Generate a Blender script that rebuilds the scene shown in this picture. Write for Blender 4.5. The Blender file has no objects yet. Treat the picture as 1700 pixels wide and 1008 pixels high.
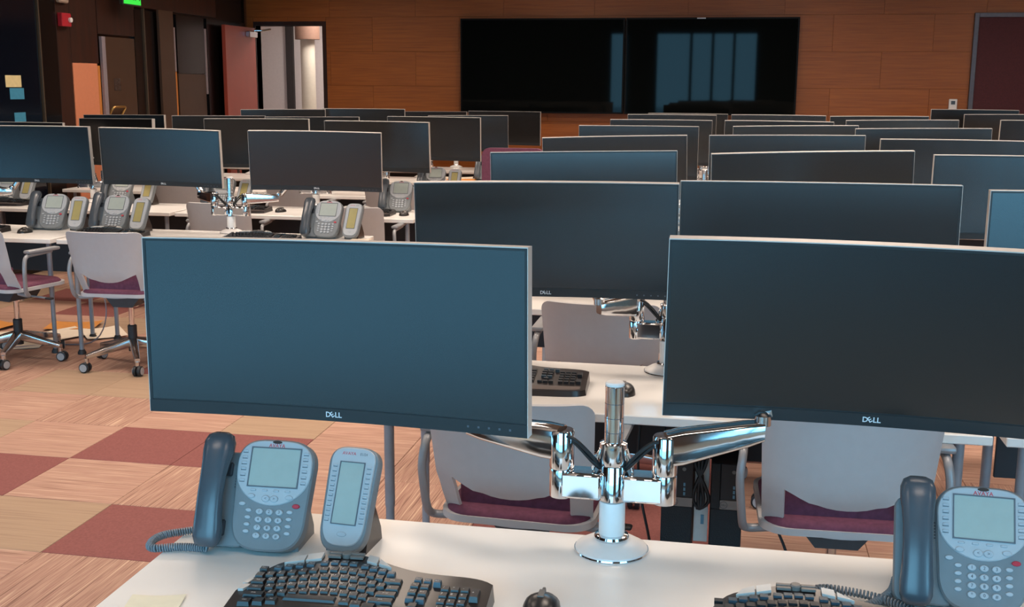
import bpy, bmesh, math, random
from mathutils import Vector, Matrix

random.seed(7)
SC = bpy.context.scene
COL = SC.collection
pi = math.pi
rad = math.radians

# ------------------------------------------------------------------ camera, world, lights, exposure
EYE = Vector((0, 0, 1.68))
YAW, PITCH, ROLL, FPX = rad(10.784), rad(10.844), rad(0.343), 1895.9
Fv = Vector((-math.sin(YAW) * math.cos(PITCH), math.cos(YAW) * math.cos(PITCH), -math.sin(PITCH)))
Rv = Vector((math.cos(YAW), math.sin(YAW), 0))
Uv = Rv.cross(Fv)
R2 = math.cos(ROLL) * Rv + math.sin(ROLL) * Uv
U2 = -math.sin(ROLL) * Rv + math.cos(ROLL) * Uv
cd = bpy.data.cameras.new('camera')
cd.sensor_width = 36.0
cd.lens = 36.0 * FPX / 1700.0
cd.clip_start = 0.05
cam = bpy.data.objects.new('camera', cd)
COL.objects.link(cam)
m = Matrix.Identity(4)
for i in range(3):
    m[i][0], m[i][1], m[i][2], m[i][3] = R2[i], U2[i], -Fv[i], EYE[i]
cam.matrix_world = m
SC.camera = cam

SC.view_settings.view_transform = 'Standard'
SC.view_settings.look = 'None'
SC.view_settings.exposure = 0.55
SC.view_settings.gamma = 1.0
SC.view_settings.use_curve_mapping = False

SKY_COLOR, SKY_STRENGTH = (0.26, 0.68, 1.0), 5.6          # overcast blue daylight outside the windows
LAMP_COLOR, LAMP_WATTS = (1.0, 0.82, 0.68), 29.0          # warm ceiling fixtures
w = bpy.data.worlds.new('sky')
SC.world = w
w.use_nodes = True
bg = w.node_tree.nodes['Background']
bg.inputs[0].default_value = SKY_COLOR + (1,)
bg.inputs[1].default_value = SKY_STRENGTH

ROOM_X0, ROOM_X1, ROOM_Y0, ROOM_Y1, CEIL = -6.07, 5.4, -1.7, 13.9, 3.3
# window openings in the wall behind the camera: x0, x1, z0, z1 (the last three are added out of view for blue light)
WINDOWS = [(-2.0, 0.55, 0.05, 3.0), (-3.15, -2.65, 0.05, 3.0), (2.3, 5.2, 0.05, 3.0), (-4.5, -3.25, 0.05, 0.95), (-2.55, -2.1, 0.05, 0.95)]
for (x0, x1, z0, z1) in WINDOWS:
    pd = bpy.data.lights.new('window_portal', 'AREA')
    pd.shape = 'RECTANGLE'; pd.size = x1 - x0; pd.size_y = z1 - z0
    pd.cycles.is_portal = True
    po = bpy.data.objects.new('window_portal', pd)
    COL.objects.link(po)
    po.location = ((x0 + x1) / 2, ROOM_Y0 - 0.02, (z0 + z1) / 2)
    po.rotation_euler = (rad(90), 0, 0)      # its -Z looks into the room (+Y)
SIDE_WIN = (1.0, 4.4, 0.05, 0.85)             # y0, y1, z0, z1 of the window in the left wall, left of the picture
pd = bpy.data.lights.new('window_portal', 'AREA')
pd.shape = 'RECTANGLE'; pd.size = SIDE_WIN[3] - SIDE_WIN[2]; pd.size_y = SIDE_WIN[1] - SIDE_WIN[0]
pd.cycles.is_portal = True
po = bpy.data.objects.new('window_portal', pd)
COL.objects.link(po)
po.location = (ROOM_X0 - 0.05, (SIDE_WIN[0] + SIDE_WIN[1]) / 2, (SIDE_WIN[2] + SIDE_WIN[3]) / 2)
po.rotation_euler = (0, rad(-90), 0)         # its -Z looks into the room (+X)
# ------------------------------------------------------------------ helpers

def C8(r, g, b):
    f = lambda c: (c / 255 / 12.92) if c <= 10 else ((c / 255 + 0.055) / 1.055) ** 2.4
    return (f(r), f(g), f(b))


MATS = {}


def mat(name, color, rough=0.5, metal=0.0, spec=0.5, var=0.06, scale=30.0, bump=0.0, coat=0.0, emit=None, alpha=1.0, ior=1.5):
    """Principled material with a procedural tone variation (noise in object space)."""
    mt = bpy.data.materials.new(name)
    mt.use_nodes = True
    nt = mt.node_tree
    b = nt.nodes['Principled BSDF']
    b.inputs['Roughness'].default_value = rough
    b.inputs['Metallic'].default_value = metal
    b.inputs['Specular IOR Level'].default_value = spec
    b.inputs['IOR'].default_value = ior
    b.inputs['Coat Weight'].default_value = coat
    b.inputs['Alpha'].default_value = alpha
    tc = nt.nodes.new('ShaderNodeTexCoord')
    nz = nt.nodes.new('ShaderNodeTexNoise')
    nz.inputs['Scale'].default_value = scale
    nz.inputs['Detail'].default_value = 3
    nt.links.new(tc.outputs['Object'], nz.inputs['Vector'])
    rp = nt.nodes.new('ShaderNodeValToRGB')
    lo = tuple(max(0, c * (1 - var)) for c in color) + (1,)
    hi = tuple(min(1, c * (1 + var)) for c in color) + (1,)
    rp.color_ramp.elements[0].position = 0.3; rp.color_ramp.elements[0].color = lo
    rp.color_ramp.elements[1].position = 0.7; rp.color_ramp.elements[1].color = hi
    nt.links.new(nz.outputs['Fac'], rp.inputs['Fac'])
    nt.links.new(rp.outputs['Color'], b.inputs['Base Color'])
    if bump > 0:
        bp = nt.nodes.new('ShaderNodeBump')
        bp.inputs['Strength'].default_value = bump
        bp.inputs['Distance'].default_value = 0.002
        nt.links.new(nz.outputs['Fac'], bp.inputs['Height'])
        nt.links.new(bp.outputs['Normal'], b.inputs['Normal'])
    if emit:
        b.inputs['Emission Color'].default_value = tuple(emit[:3]) + (1,)
        b.inputs['Emission Strength'].default_value = emit[3]
    MATS[name] = mt
    return mt


def wood(name, c1, c2, rough=0.45, sx=1.0, sz=14.0, rnd=0.25):
    mt = bpy.data.materials.new(name)
    mt.use_nodes = True
    nt = mt.node_tree
    b = nt.nodes['Principled BSDF']
    b.inputs['Roughness'].default_value = rough
    tc = nt.nodes.new('ShaderNodeTexCoord')
    mp = nt.nodes.new('ShaderNodeMapping')
    mp.inputs['Scale'].default_value = (sx, sx, sz)
    oi = nt.nodes.new('ShaderNodeObjectInfo')
    nz = nt.nodes.new('ShaderNodeTexNoise')
    nz.inputs['Scale'].default_value = 3.0; nz.inputs['Detail'].default_value = 6
    nt.links.new(tc.outputs['Object'], mp.inputs['Vector'])
    ad = nt.nodes.new('ShaderNodeVectorMath'); ad.operation = 'ADD'
    sc = nt.nodes.new('ShaderNodeVectorMath'); sc.operation = 'SCALE'
    sc.inputs[0].default_value = (7.3, 3.1, 5.7)
    nt.links.new(oi.outputs['Random'], sc.inputs['Scale'])
    nt.links.new(mp.outputs['Vector'], ad.inputs[0])
    nt.links.new(sc.outputs['Vector'], ad.inputs[1])
    nt.links.new(ad.outputs['Vector'], nz.inputs['Vector'])
    rp = nt.nodes.new('ShaderNodeValToRGB')
    rp.color_ramp.elements[0].position = 0.32; rp.color_ramp.elements[0].color = tuple(c1) + (1,)
    rp.color_ramp.elements[1].position = 0.68; rp.color_ramp.elements[1].color = tuple(c2) + (1,)
    nt.links.new(nz.outputs['Fac'], rp.inputs['Fac'])
    hs = nt.nodes.new('ShaderNodeHueSaturation')
    mr = nt.nodes.new('ShaderNodeMapRange')
    mr.inputs['To Min'].default_value = 1 - rnd; mr.inputs['To Max'].default_value = 1 + rnd
    nt.links.new(oi.outputs['Random'], mr.inputs['Value'])
    nt.links.new(mr.outputs['Result'], hs.inputs['Value'])
    nt.links.new(rp.outputs['Color'], hs.inputs['Color'])
    nt.links.new(hs.outputs['Color'], b.inputs['Base Color'])
    bp = nt.nodes.new('ShaderNodeBump'); bp.inputs['Strength'].default_value = 0.15; bp.inputs['Distance'].default_value = 0.002
    nt.links.new(nz.outputs['Fac'], bp.inputs['Height'])
    nt.links.new(bp.outputs['Normal'], b.inputs['Normal'])
    MATS[name] = mt
    return mt


def stripe(name, cols, along='X', freq=1.0):
    """carpet tile with irregular stripes that run along X or Y"""
    mt = bpy.data.materials.new(name)
    mt.use_nodes = True
    nt = mt.node_tree
    b = nt.nodes['Principled BSDF']
    b.inputs['Roughness'].default_value = 0.95
    b.inputs['Specular IOR Level'].default_value = 0.1
    tc = nt.nodes.new('ShaderNodeTexCoord')
    mp = nt.nodes.new('ShaderNodeMapping')
    mp.inputs['Scale'].default_value = (2.0 * freq, 100 * freq, 1) if along == 'X' else (100 * freq, 2.0 * freq, 1)
    oi = nt.nodes.new('ShaderNodeObjectInfo')
    sc = nt.nodes.new('ShaderNodeVectorMath'); sc.operation = 'SCALE'
    sc.inputs[0].default_value = (31.0, 17.0, 0)
    nt.links.new(oi.outputs['Random'], sc.inputs['Scale'])
    ad = nt.nodes.new('ShaderNodeVectorMath'); ad.operation = 'ADD'
    nt.links.new(tc.outputs['Object'], mp.inputs['Vector'])
    nt.links.new(mp.outputs['Vector'], ad.inputs[0])
    nt.links.new(sc.outputs['Vector'], ad.inputs[1])
    nz = nt.nodes.new('ShaderNodeTexNoise')
    nz.inputs['Scale'].default_value = 1.0; nz.inputs['Detail'].default_value = 2.5
    nt.links.new(ad.outputs['Vector'], nz.inputs['Vector'])
    rp = nt.nodes.new('ShaderNodeValToRGB')
    n = len(cols)
    while len(rp.color_ramp.elements) < n:
        rp.color_ramp.elements.new(0.5)
    for k, c in enumerate(cols):
        rp.color_ramp.elements[k].position = 0.34 + 0.32 * k / (n - 1)
        rp.color_ramp.elements[k].color = tuple(c) + (1,)
    nt.links.new(nz.outputs['Fac'], rp.inputs['Fac'])
    nt.links.new(rp.outputs['Color'], b.inputs['Base Color'])
    bp = nt.nodes.new('ShaderNodeBump'); bp.inputs['Strength'].default_value = 0.4; bp.inputs['Distance'].default_value = 0.003
    nt.links.new(nz.outputs['Fac'], bp.inputs['Height'])
    nt.links.new(bp.outputs['Normal'], b.inputs['Normal'])
    MATS[name] = mt
    return mt


def bmnew():
    return bmesh.new()


def finish(bm, smooth=35):
    bmesh.ops.recalc_face_normals(bm, faces=bm.faces)
    me = bpy.data.meshes.new('mesh')
    bm.to_mesh(me)
    bm.free()
    if smooth:
        me.shade_smooth()
        me.set_sharp_from_angle(angle=rad(smooth))
    return me


def obj(name, bm, material, parent=None, smooth=35):
    me = bm if isinstance(bm, bpy.types.Mesh) else finish(bm, smooth)
    me.name = name
    o = bpy.data.objects.new(name, me)
    COL.objects.link(o)
    if material is not None and not me.materials:
        me.materials.append(MATS[material] if isinstance(material, str) else material)
    if parent:
        o.parent = parent
    return o


def tag(o, label, cat, group=None, kind=None):
    if label: o['label'] = label
    if cat: o['category'] = cat
    if group: o['group'] = group
    if kind: o['kind'] = kind
    return o


def thing(name, label, cat, loc=(0, 0, 0), rz=0.0, group=None):
    o = bpy.data.objects.new(name, None)
    o.empty_display_size = 0.1
    COL.objects.link(o)
    o.location = loc
    o.rotation_euler = (0, 0, rz)
    return tag(o, label, cat, group)


def struct(name, bm, material, parent=None, smooth=0):
    o = obj(name, bm, material, parent, smooth)
    if not parent: o['kind'] = 'structure'
    return o


def dup(root, name=None, label=None, group=None, loc=None, rz=None, skip=()):
    r = root.copy(); COL.objects.link(r)
    if loc is not None: r.location = loc
    if rz is not None: r.rotation_euler = (0, 0, rz)
    if label: r['label'] = label
    if group: r['group'] = group
    for ch in list(root.children):
        if ch.name.split('.')[0] in skip: continue
        c = ch.copy(); COL.objects.link(c); c.parent = r
        for g in ch.children:
            d = g.copy(); COL.objects.link(d); d.parent = c
    return r


def box(bm, c, s, bevel=0.0, M=None, seg=1):
    r = bmesh.ops.create_cube(bm, size=1.0)
    vs = r['verts']
    for v in vs:
        v.co = Vector((c[0] + v.co.x * s[0], c[1] + v.co.y * s[1], c[2] + v.co.z * s[2]))
    if bevel > 0:
        es = list({e for v in vs for e in v.link_edges})
        rr = bmesh.ops.bevel(bm, geom=es, offset=bevel, segments=seg, profile=0.5, affect='EDGES')
        vs = list({v for f in rr['faces'] for v in f.verts} | {v for v in vs if v.is_valid})
    if M is not None:
        for v in vs: v.co = M @ v.co
    return vs


def box2(bm, a, b, bevel=0.0):
    return box(bm, [(a[i] + b[i]) / 2 for i in range(3)], [abs(b[i] - a[i]) for i in range(3)], bevel)


def tube(bm, pts, r, n=8, caps=True):
    pts = [Vector(p) for p in pts]
    rs = r if isinstance(r, (list, tuple)) else [r] * len(pts)
    rings = []
    nrm = None
    for i, p in enumerate(pts):
        t = (pts[min(i + 1, len(pts) - 1)] - pts[max(i - 1, 0)])
        t = t.normalized() if t.length > 1e-9 else Vector((0, 0, 1))
        if nrm is None:
            nrm = Vector((0, 0, 1)) if abs(t.z) < 0.9 else Vector((1, 0, 0))
        nrm = (nrm - t * nrm.dot(t))
        if nrm.length < 1e-6:
            nrm = t.orthogonal()
        nrm.normalize()
        bn = t.cross(nrm)
        rings.append([bm.verts.new(p + (nrm * math.cos(2 * pi * k / n) + bn * math.sin(2 * pi * k / n)) * rs[i]) for k in range(n)])
    for a, b in zip(rings, rings[1:]):
        for k in range(n):
            bm.faces.new((a[k], a[(k + 1) % n], b[(k + 1) % n], b[k]))
    if caps:
        bm.faces.new(rings[0][::-1]); bm.faces.new(rings[-1])
    return [v for q in rings for v in q]


def bend(pts, r=0.03, n=4):
    """round the corners of a polyline"""
    pts = [Vector(p) for p in pts]
    out = [pts[0]]
    for a, b, c in zip(pts, pts[1:], pts[2:]):
        d1 = min(r, (b - a).length * 0.49); d2 = min(r, (c - b).length * 0.49)
        p, q = b + (a - b).normalized() * d1, b + (c - b).normalized() * d2
        for k in range(n + 1):
            t = k / n
            out.append(p * (1 - t) ** 2 + b * 2 * t * (1 - t) + q * t * t)
    out.append(pts[-1])
    return out


def lathe(bm, prof, n=24, c=(0, 0, 0), M=None):
    rings = []
    for r, z in prof:
        if r < 1e-6:
            rings.append([bm.verts.new((c[0], c[1], c[2] + z))])
        else:
            rings.append([bm.verts.new((c[0] + r * math.cos(2 * pi * k / n), c[1] + r * math.sin(2 * pi * k / n), c[2] + z)) for k in range(n)])
    for a, b in zip(rings, rings[1:]):
        for k in range(n):
            k2 = (k + 1) % n
            if len(a) == 1 and len(b) == 1: continue
            if len(a) == 1: bm.faces.new((a[0], b[k], b[k2]))
            elif len(b) == 1: bm.faces.new((a[k], a[k2], b[0]))
            else: bm.faces.new((a[k], a[k2], b[k2], b[k]))
    if len(rings[0]) > 1: bm.faces.new(rings[0][::-1])
    if len(rings[-1]) > 1: bm.faces.new(rings[-1])
    vs = [v for q in rings for v in q]
    if M is not None:
        for v in vs: v.co = M @ v.co
    return vs


def prism(bm, outline, w0, w1, M=None, bev=0.0):
    """extrude a 2-D outline (u,v) from w0 to w1; bev draws the top edge in a little"""
    n = len(outline)
    cu = sum(p[0] for p in outline) / n; cv = sum(p[1] for p in outline) / n
    lev = [(w0, 0.0)]
    if bev: lev += [(w1 - bev, 0.0), (w1, bev)]
    else: lev += [(w1, 0.0)]
    rings = []
    for wv, ins in lev:
        ring = []
        for u, v in outline:
            if ins:
                d = math.hypot(u - cu, v - cv) or 1
                k = max(0, 1 - ins / d)
                u, v = cu + (u - cu) * k, cv + (v - cv) * k
            ring.append(bm.verts.new((u, v, wv)))
        rings.append(ring)
    for a, b in zip(rings, rings[1:]):
        for k in range(n):
            bm.faces.new((a[k], a[(k + 1) % n], b[(k + 1) % n], b[k]))
    bm.faces.new(rings[0][::-1]); bm.faces.new(rings[-1])
    vs = [v for q in rings for v in q]
    if M is not None:
        for v in vs: v.co = M @ v.co
    return vs


def rrect(u0, u1, v0, v1, r, n=4):
    out = []
    for cx, cy, a0 in ((u1 - r, v1 - r, 0), (u0 + r, v1 - r, 90), (u0 + r, v0 + r, 180), (u1 - r, v0 + r, 270)):
        for k in range(n + 1):
            a = rad(a0 + 90 * k / n)
            out.append((cx + r * math.cos(a), cy + r * math.sin(a)))
    return out


def oval(cu, cv, ru, rv, n=12):
    return [(cu + ru * math.cos(2 * pi * k / n), cv + rv * math.sin(2 * pi * k / n)) for k in range(n)]


_txt = {}


def text_into(bm, s, size, M, shear=0.0, align='CENTER', bold=0.0):
    """add flat lettering (font outlines turned to mesh) to bm; text lies in the local XY plane of M"""
    key = (s, align, bold, shear)
    if key not in _txt:
        cu = bpy.data.curves.new('lettering', 'FONT')
        cu.body = s; cu.align_x = align; cu.align_y = 'CENTER'; cu.size = 1.0; cu.resolution_u = 2
        cu.offset = bold; cu.shear = shear; cu.extrude = 0.0
        o = bpy.data.objects.new('lettering', cu)
        COL.objects.link(o)
        dg = bpy.context.evaluated_depsgraph_get()
        me = bpy.data.meshes.new_from_object(o.evaluated_get(dg))
        COL.objects.unlink(o)
        bpy.data.objects.remove(o); bpy.data.curves.remove(cu)
        _txt[key] = ([v.co.copy() for v in me.vertices], [tuple(p.vertices) for p in me.polygons])
        bpy.data.meshes.remove(me)
    vs, fs = _txt[key]
    nv = [bm.verts.new(M @ (v * size)) for v in vs]
    for f in fs:
        try: bm.faces.new([nv[k] for k in f])
        except ValueError: pass
    return nv


def flat(bm):
    me = bpy.data.meshes.new('lettering')
    bm.to_mesh(me); bm.free()
    return me

# ------------------------------------------------------------------ materials
mat('white_laminate', C8(240, 238, 234), 0.22, spec=0.5, var=0.03, scale=5)
mat('desk_edge', C8(214, 209, 200), 0.4, var=0.03)
mat('leg_metal', C8(150, 156, 164), 0.38, metal=0.25, var=0.05)
mat('chrome', C8(222, 222, 224), 0.09, metal=1.0, var=0.02)
mat('brushed_chrome', C8(205, 205, 206), 0.2, metal=1.0, var=0.03)
mat('white_plastic', C8(228, 226, 224), 0.35, var=0.02)
mat('screen_glass', (0.003, 0.003, 0.0035), 0.26, spec=1.0, var=0.1, ior=1.5)
mat('monitor_bezel', C8(38, 40, 42), 0.38, var=0.05)
mat('monitor_case', C8(204, 198, 192), 0.4, metal=0.2, var=0.04)
mat('monitor_back', C8(120, 120, 122), 0.45, var=0.05)
mat('logo_silver', C8(222, 226, 230), 0.3, var=0.02)
mat('phone_dark', C8(118, 124, 128), 0.42, var=0.04)
mat('phone_light', C8(176, 180, 184), 0.42, var=0.03)
mat('phone_key', C8(172, 178, 184), 0.4, var=0.03)
mat('handset', C8(72, 80, 88), 0.27, var=0.04, spec=0.6)
mat('phone_lcd', C8(172, 182, 176), 0.14, var=0.03, spec=0.8)
mat('module_lcd', C8(166, 156, 106), 0.16, var=0.03, spec=0.6)
mat('red_key', C8(186, 44, 62), 0.4, var=0.03)
mat('red_print', C8(200, 60, 72), 0.5, var=0.02)
mat('grey_print', C8(92, 98, 106), 0.5, var=0.02)
mat('dark_print', C8(44, 50, 58), 0.5, var=0.02)
mat('stand_brown', C8(62, 52, 48), 0.25, var=0.05, spec=0.6)
mat('cord', C8(120, 130, 138), 0.45, var=0.05)
mat('black_cable', C8(22, 22, 24), 0.5, var=0.05)
mat('keyboard_body', C8(40, 36, 36), 0.28, var=0.06, spec=0.6)
mat('palm_rest', C8(78, 68, 64), 0.55, var=0.06)
mat('key_black', C8(30, 31, 34), 0.36, var=0.06, spec=0.6)
mat('key_blue', C8(58, 76, 88), 0.36, var=0.06)
mat('key_silver', C8(206, 204, 200), 0.35, metal=0.1, var=0.04)
mat('key_print', C8(222, 222, 222), 0.5, var=0.02)
mat('mouse_black', C8(34, 32, 32), 0.3, var=0.05, spec=0.6)
mat('mouse_grey', C8(112, 108, 104), 0.35, var=0.04)
mat('chair_shell', C8(190, 190, 192), 0.42, var=0.02)
mat('chair_grey', C8(150, 152, 156), 0.4, metal=0.3, var=0.04)
mat('seat_purple', C8(104, 56, 78), 0.85, var=0.15, scale=60, bump=0.4)
mat('dark_plastic', C8(34, 34, 37), 0.5, var=0.08)
mat('chair_dark', C8(60, 58, 60), 0.5, var=0.06)
mat('caster_grey', C8(160, 160, 162), 0.4, var=0.04)
mat('pc_black', C8(24, 24, 27), 0.42, var=0.1)
mat('pc_mesh', C8(16, 16, 18), 0.6, var=0.7, scale=260, bump=0.8)
mat('pc_plate', C8(128, 120, 114), 0.4, metal=0.5, var=0.04)
mat('port_blue', C8(90, 130, 150), 0.4, var=0.05)
mat('paper', C8(232, 218, 198), 0.8, var=0.03)
mat('cream_paper', C8(236, 230, 206), 0.8, var=0.03)
mat('envelope', C8(214, 142, 66), 0.7, var=0.05)
mat('modesty', C8(36, 40, 46), 0.5, var=0.05)
mat('carpet_burgundy', C8(138, 88, 84), 0.95, spec=0.1, var=0.1, scale=120, bump=0.4)
stripe('carpet_stripe_x', [C8(150, 116, 102), C8(188, 152, 132), C8(168, 130, 116), C8(200, 168, 146)], 'X')
stripe('carpet_stripe_y', [C8(138, 104, 92), C8(186, 150, 130), C8(160, 122, 108), C8(204, 172, 148)], 'Y')
stripe('carpet_tan', [C8(158, 132, 112), C8(174, 148, 124), C8(166, 140, 118)], 'X', 0.8)
wood('wall_wood', C8(138, 74, 22), C8(160, 90, 30), 0.5, 0.8, 26, 0.05)
wood('dark_wood', C8(40, 20, 12), C8(58, 28, 16), 0.4, 6, 0.8, 0.1)
mat('gap_dark', C8(104, 54, 18), 0.8)
mat('red_door', C8(150, 62, 44), 0.35, var=0.06, scale=4)
mat('door_brown', C8(66, 46, 32), 0.4, var=0.08, scale=4)
mat('black_panel', C8(16, 12, 11), 0.25, var=0.1)
mat('blue_glass', C8(14, 18, 28), 0.12, var=0.1, spec=0.7)
mat('frame_lilac', C8(150, 140, 146), 0.4, metal=0.3)
mat('trim_metal', C8(104, 88, 72), 0.35, metal=0.6)
mat('sunlit_wood_peach', C8(206, 128, 92), 0.7, var=0.03)  # peach colour imitates sunlight on the brown wood
mat('orange_board', C8(196, 122, 52), 0.7, var=0.04)
mat('hall_white', C8(214, 206, 204), 0.7, var=0.03)
mat('column_cream', C8(222, 214, 196), 0.5, var=0.03)
mat('hall_dark', C8(52, 48, 48), 0.6)
mat('hall_brown', C8(128, 98, 82), 0.6)
mat('maroon_panel', C8(74, 30, 36), 0.8, var=0.15, scale=80, bump=0.3)
mat('frame_grey', C8(98, 92, 96), 0.4, metal=0.4)
mat('tv_screen', (0.003, 0.004, 0.004), 0.03, spec=0.09, var=0.05)
mat('tv_frame', C8(12, 11, 11), 0.5, var=0.05, spec=0.15)
mat('ceiling_dark', C8(120, 104, 92), 0.9)
mat('plain_wall', C8(110, 92, 80), 0.8)
mat('alarm_red', C8(176, 36, 48), 0.4)
mat('beige_box', C8(170, 150, 132), 0.5)
mat('exit_case', C8(36, 40, 36), 0.5)
mat('exit_green', C8(30, 160, 40), 0.5, emit=(0.03, 0.55, 0.05, 0.8))
mat('exit_letter', C8(10, 70, 20), 0.5)
mat('note_yellow', C8(222, 204, 150), 0.8)
mat('note_blue', C8(56, 136, 168), 0.8)
mat('brass', C8(190, 150, 90), 0.3, metal=0.9)
mat('bright_ground', C8(172, 180, 184), 0.9, scale=3, var=0.2)  # unseen ground, made pale so the screens reflect more daylight
mat('car_paint', C8(150, 170, 178), 0.3)
mat('lamp_diffuser', C8(240, 232, 220), 0.6)
mat('thermostat_lcd', C8(70, 72, 76), 0.3)
mat('orange_ball', C8(216, 116, 40), 0.6)

# ------------------------------------------------------------------ the setting
bm = bmnew(); box2(bm, (ROOM_X0 - 0.3, ROOM_Y0 - 0.3, -0.2), (ROOM_X1 + 0.3, ROOM_Y1 + 4.0, -0.006))
floor = struct('floor', bm, 'carpet_tan')
TILE = 0.2938 * 1.68
TX, TY = -1.43523 * 1.68, 2.09521 * 1.68
tile_spec = {(0, 0): 'b', (-1, 0): 't', (-1, 1): 'x', (0, 1): 'y', (-2, 1): 'b', (-1, 2): 'b', (0, 2): 'b', (0, -1): 'y', (-1, -1): 'x', (-2, 0): 't',
             (-2, 2): 'x', (-2, 3): 'y', (-3, 2): 't', (-3, 3): 'x', (-1, 3): 'x', (0, 3): 't', (-2, 4): 't', (-1, 4): 'x', (-3, 4): 't', (-4, 4): 'y',
             (1, 2): 'x', (2, 2): 'y', (1, 3): 'x', (2, 1): 'y', (1, 1): 'x', (-2, 5): 'b', (-1, 5): 'x', (-3, 5): 'y', (3, 2): 'b', (4, 2): 'b', (3, 1): 'b', (4, 1): 'b', (5, 1): 'x', (6, 1): 'x', (5, 2): 'x',
             (6, 2): 'y', (7, 2): 'y', (-2, -1): 'x', (0, -2): 'y', (-4, 5): 'y', (-3, 6): 'x', (-2, 6): 'x', (-4, 6): 'x', (-5, 5): 'x'}
tm = {}
for k, nm in (('b', 'carpet_burgundy'), ('t', 'carpet_tan'), ('x', 'carpet_stripe_x'), ('y', 'carpet_stripe_y')):
    bm = bmnew(); box(bm, (0, 0, 0), (TILE - 0.0025, TILE - 0.0025, 0.008), 0.0015)
    me = finish(bm, 0); me.materials.append(MATS[nm]); tm[k] = me
rt = random.Random(3)
ntile = 0
rest = bmnew()
restx = bmnew()
for j in range(-5, 22):
    for i in range(-8, 13):
        kind = tile_spec.get((i, j)) or rt.choice('bttxxxyyyx')
        cx, cy = TX + (i + 0.5) * TILE, TY + (j + 0.5) * TILE
        if not (ROOM_X0 < cx < ROOM_X1 and cy < ROOM_Y1): continue
        if -2 <= j <= 9 and -6 <= i <= 8 and ntile < 290:
            o = bpy.data.objects.new('carpet_tile', tm[kind]); COL.objects.link(o)
            o.location = (cx, cy, -0.004); o.parent = floor
            ntile += 1
        else:
            box(rest if kind in 'bt' else restx, (cx, cy, -0.004), (TILE - 0.0025, TILE - 0.0025, 0.008))
o = obj('carpet_tiles_beyond', restx, 'carpet_stripe_y', floor, 0); o['kind'] = 'stuff'
o = obj('carpet_tiles_plain', rest, 'carpet_tan', floor, 0); o['kind'] = 'stuff'

bm = bmnew(); box2(bm, (ROOM_X0 - 0.3, ROOM_Y0 - 0.3, CEIL), (ROOM_X1 + 0.3, ROOM_Y1 + 0.2, CEIL + 0.15))
struct('ceiling', bm, 'ceiling_dark')
bm = bmnew(); box2(bm, (ROOM_X1, ROOM_Y0 - 0.3, -0.2), (ROOM_X1 + 0.2, ROOM_Y1 + 0.2, CEIL))
struct('wall_right', bm, 'plain_wall')
# wall behind the camera with its windows, some of them added
bm = bmnew()
cuts = sorted(WINDOWS)
xe = ROOM_X0 - 0.2
for (x0, x1, z0, z1) in cuts:
    box2(bm, (xe, ROOM_Y0 - 0.2, 0), (x0, ROOM_Y0, CEIL))
    box2(bm, (x0, ROOM_Y0 - 0.2, 0), (x1, ROOM_Y0, z0))
    box2(bm, (x0, ROOM_Y0 - 0.2, z1), (x1, ROOM_Y0, CEIL))
    xe = x1
box2(bm, (xe, ROOM_Y0 - 0.2, 0), (ROOM_X1 + 0.2, ROOM_Y0, CEIL))
struct('wall_behind', bm, 'plain_wall')
MULL = {0: (-1.1, -0.57, -0.05), 1: (), 2: (3.1, 3.8, 4.5), 3: (-3.9,), 4: ()}
for q, (x0, x1, z0, z1) in enumerate(WINDOWS):
    wb = bmnew()
    for x in (x0 + 0.03, x1 - 0.03) + MULL[q]: box(wb, (x, ROOM_Y0 - 0.1, (z0 + z1) / 2), (0.07, 0.12, z1 - z0))
    for z in (z0 + 0.025, z1 - 0.025): box(wb, ((x0 + x1) / 2, ROOM_Y0 - 0.1, z), (x1 - x0, 0.12, 0.05))
    struct('window_%d' % (q + 1), wb, 'tv_frame')  # frames the openings added for light as well
bm = bmnew(); box2(bm, (-60, -80, -0.5), (60, ROOM_Y0 - 0.4, -0.3)); box2(bm, (-60, ROOM_Y0 - 0.4, -0.5), (ROOM_X0 - 0.4, 12, -0.3))
struct('ground', bm, 'bright_ground')

# far wall: slab with the doorway left open, veneer panels proud of it
DX0, DX1, DZ = -5.95, -5.07, 2.39
bm = bmnew()
box2(bm, (ROOM_X0 - 0.2, ROOM_Y1, 0), (DX0, ROOM_Y1 + 0.15, CEIL))
box2(bm, (DX1, ROOM_Y1, 0), (ROOM_X1 + 0.2, ROOM_Y1 + 0.15, CEIL))
box2(bm, (DX0, ROOM_Y1, DZ), (DX1, ROOM_Y1 + 0.15, CEIL))
wall_far = struct('wall_far', bm, 'gap_dark')
ph = 0.415
for r in range(8):
    z0, z1 = r * ph, min((r + 1) * ph, CEIL)
    x = ROOM_X0 - (0.55 if r % 2 else 0.0)
    while x < ROOM_X1:
        a, b = max(x, ROOM_X0), min(x + 1.1, ROOM_X1)
        x += 1.1
        if b - a < 0.03: continue
        pieces = [(a, b, z0, z1)]
        if z0 < DZ and b > DX0 - 0.03 and a < DX1 + 0.05:
            pieces = []
            if a < DX0 - 0.03: pieces.append((a, DX0 - 0.03, z0, z1))
            if b > DX1 + 0.05: pieces.append((DX1 + 0.05, b, z0, z1))
            if z1 > DZ + 0.05: pieces.append((max(a, DX0 - 0.03), min(b, DX1 + 0.05), DZ + 0.05, z1))
        for (p, q, s, t) in pieces:
            if q - p < 0.03 or t - s < 0.03: continue
            bm = bmnew(); box(bm, (0, 0, 0), (q - p - 0.002, 0.012, t - s - 0.002), 0.0008)
            o = obj('veneer_panel', bm, 'wall_wood', wall_far, 0)
            o.location = ((p + q) / 2, ROOM_Y1 - 0.006, (s + t) / 2)
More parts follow.
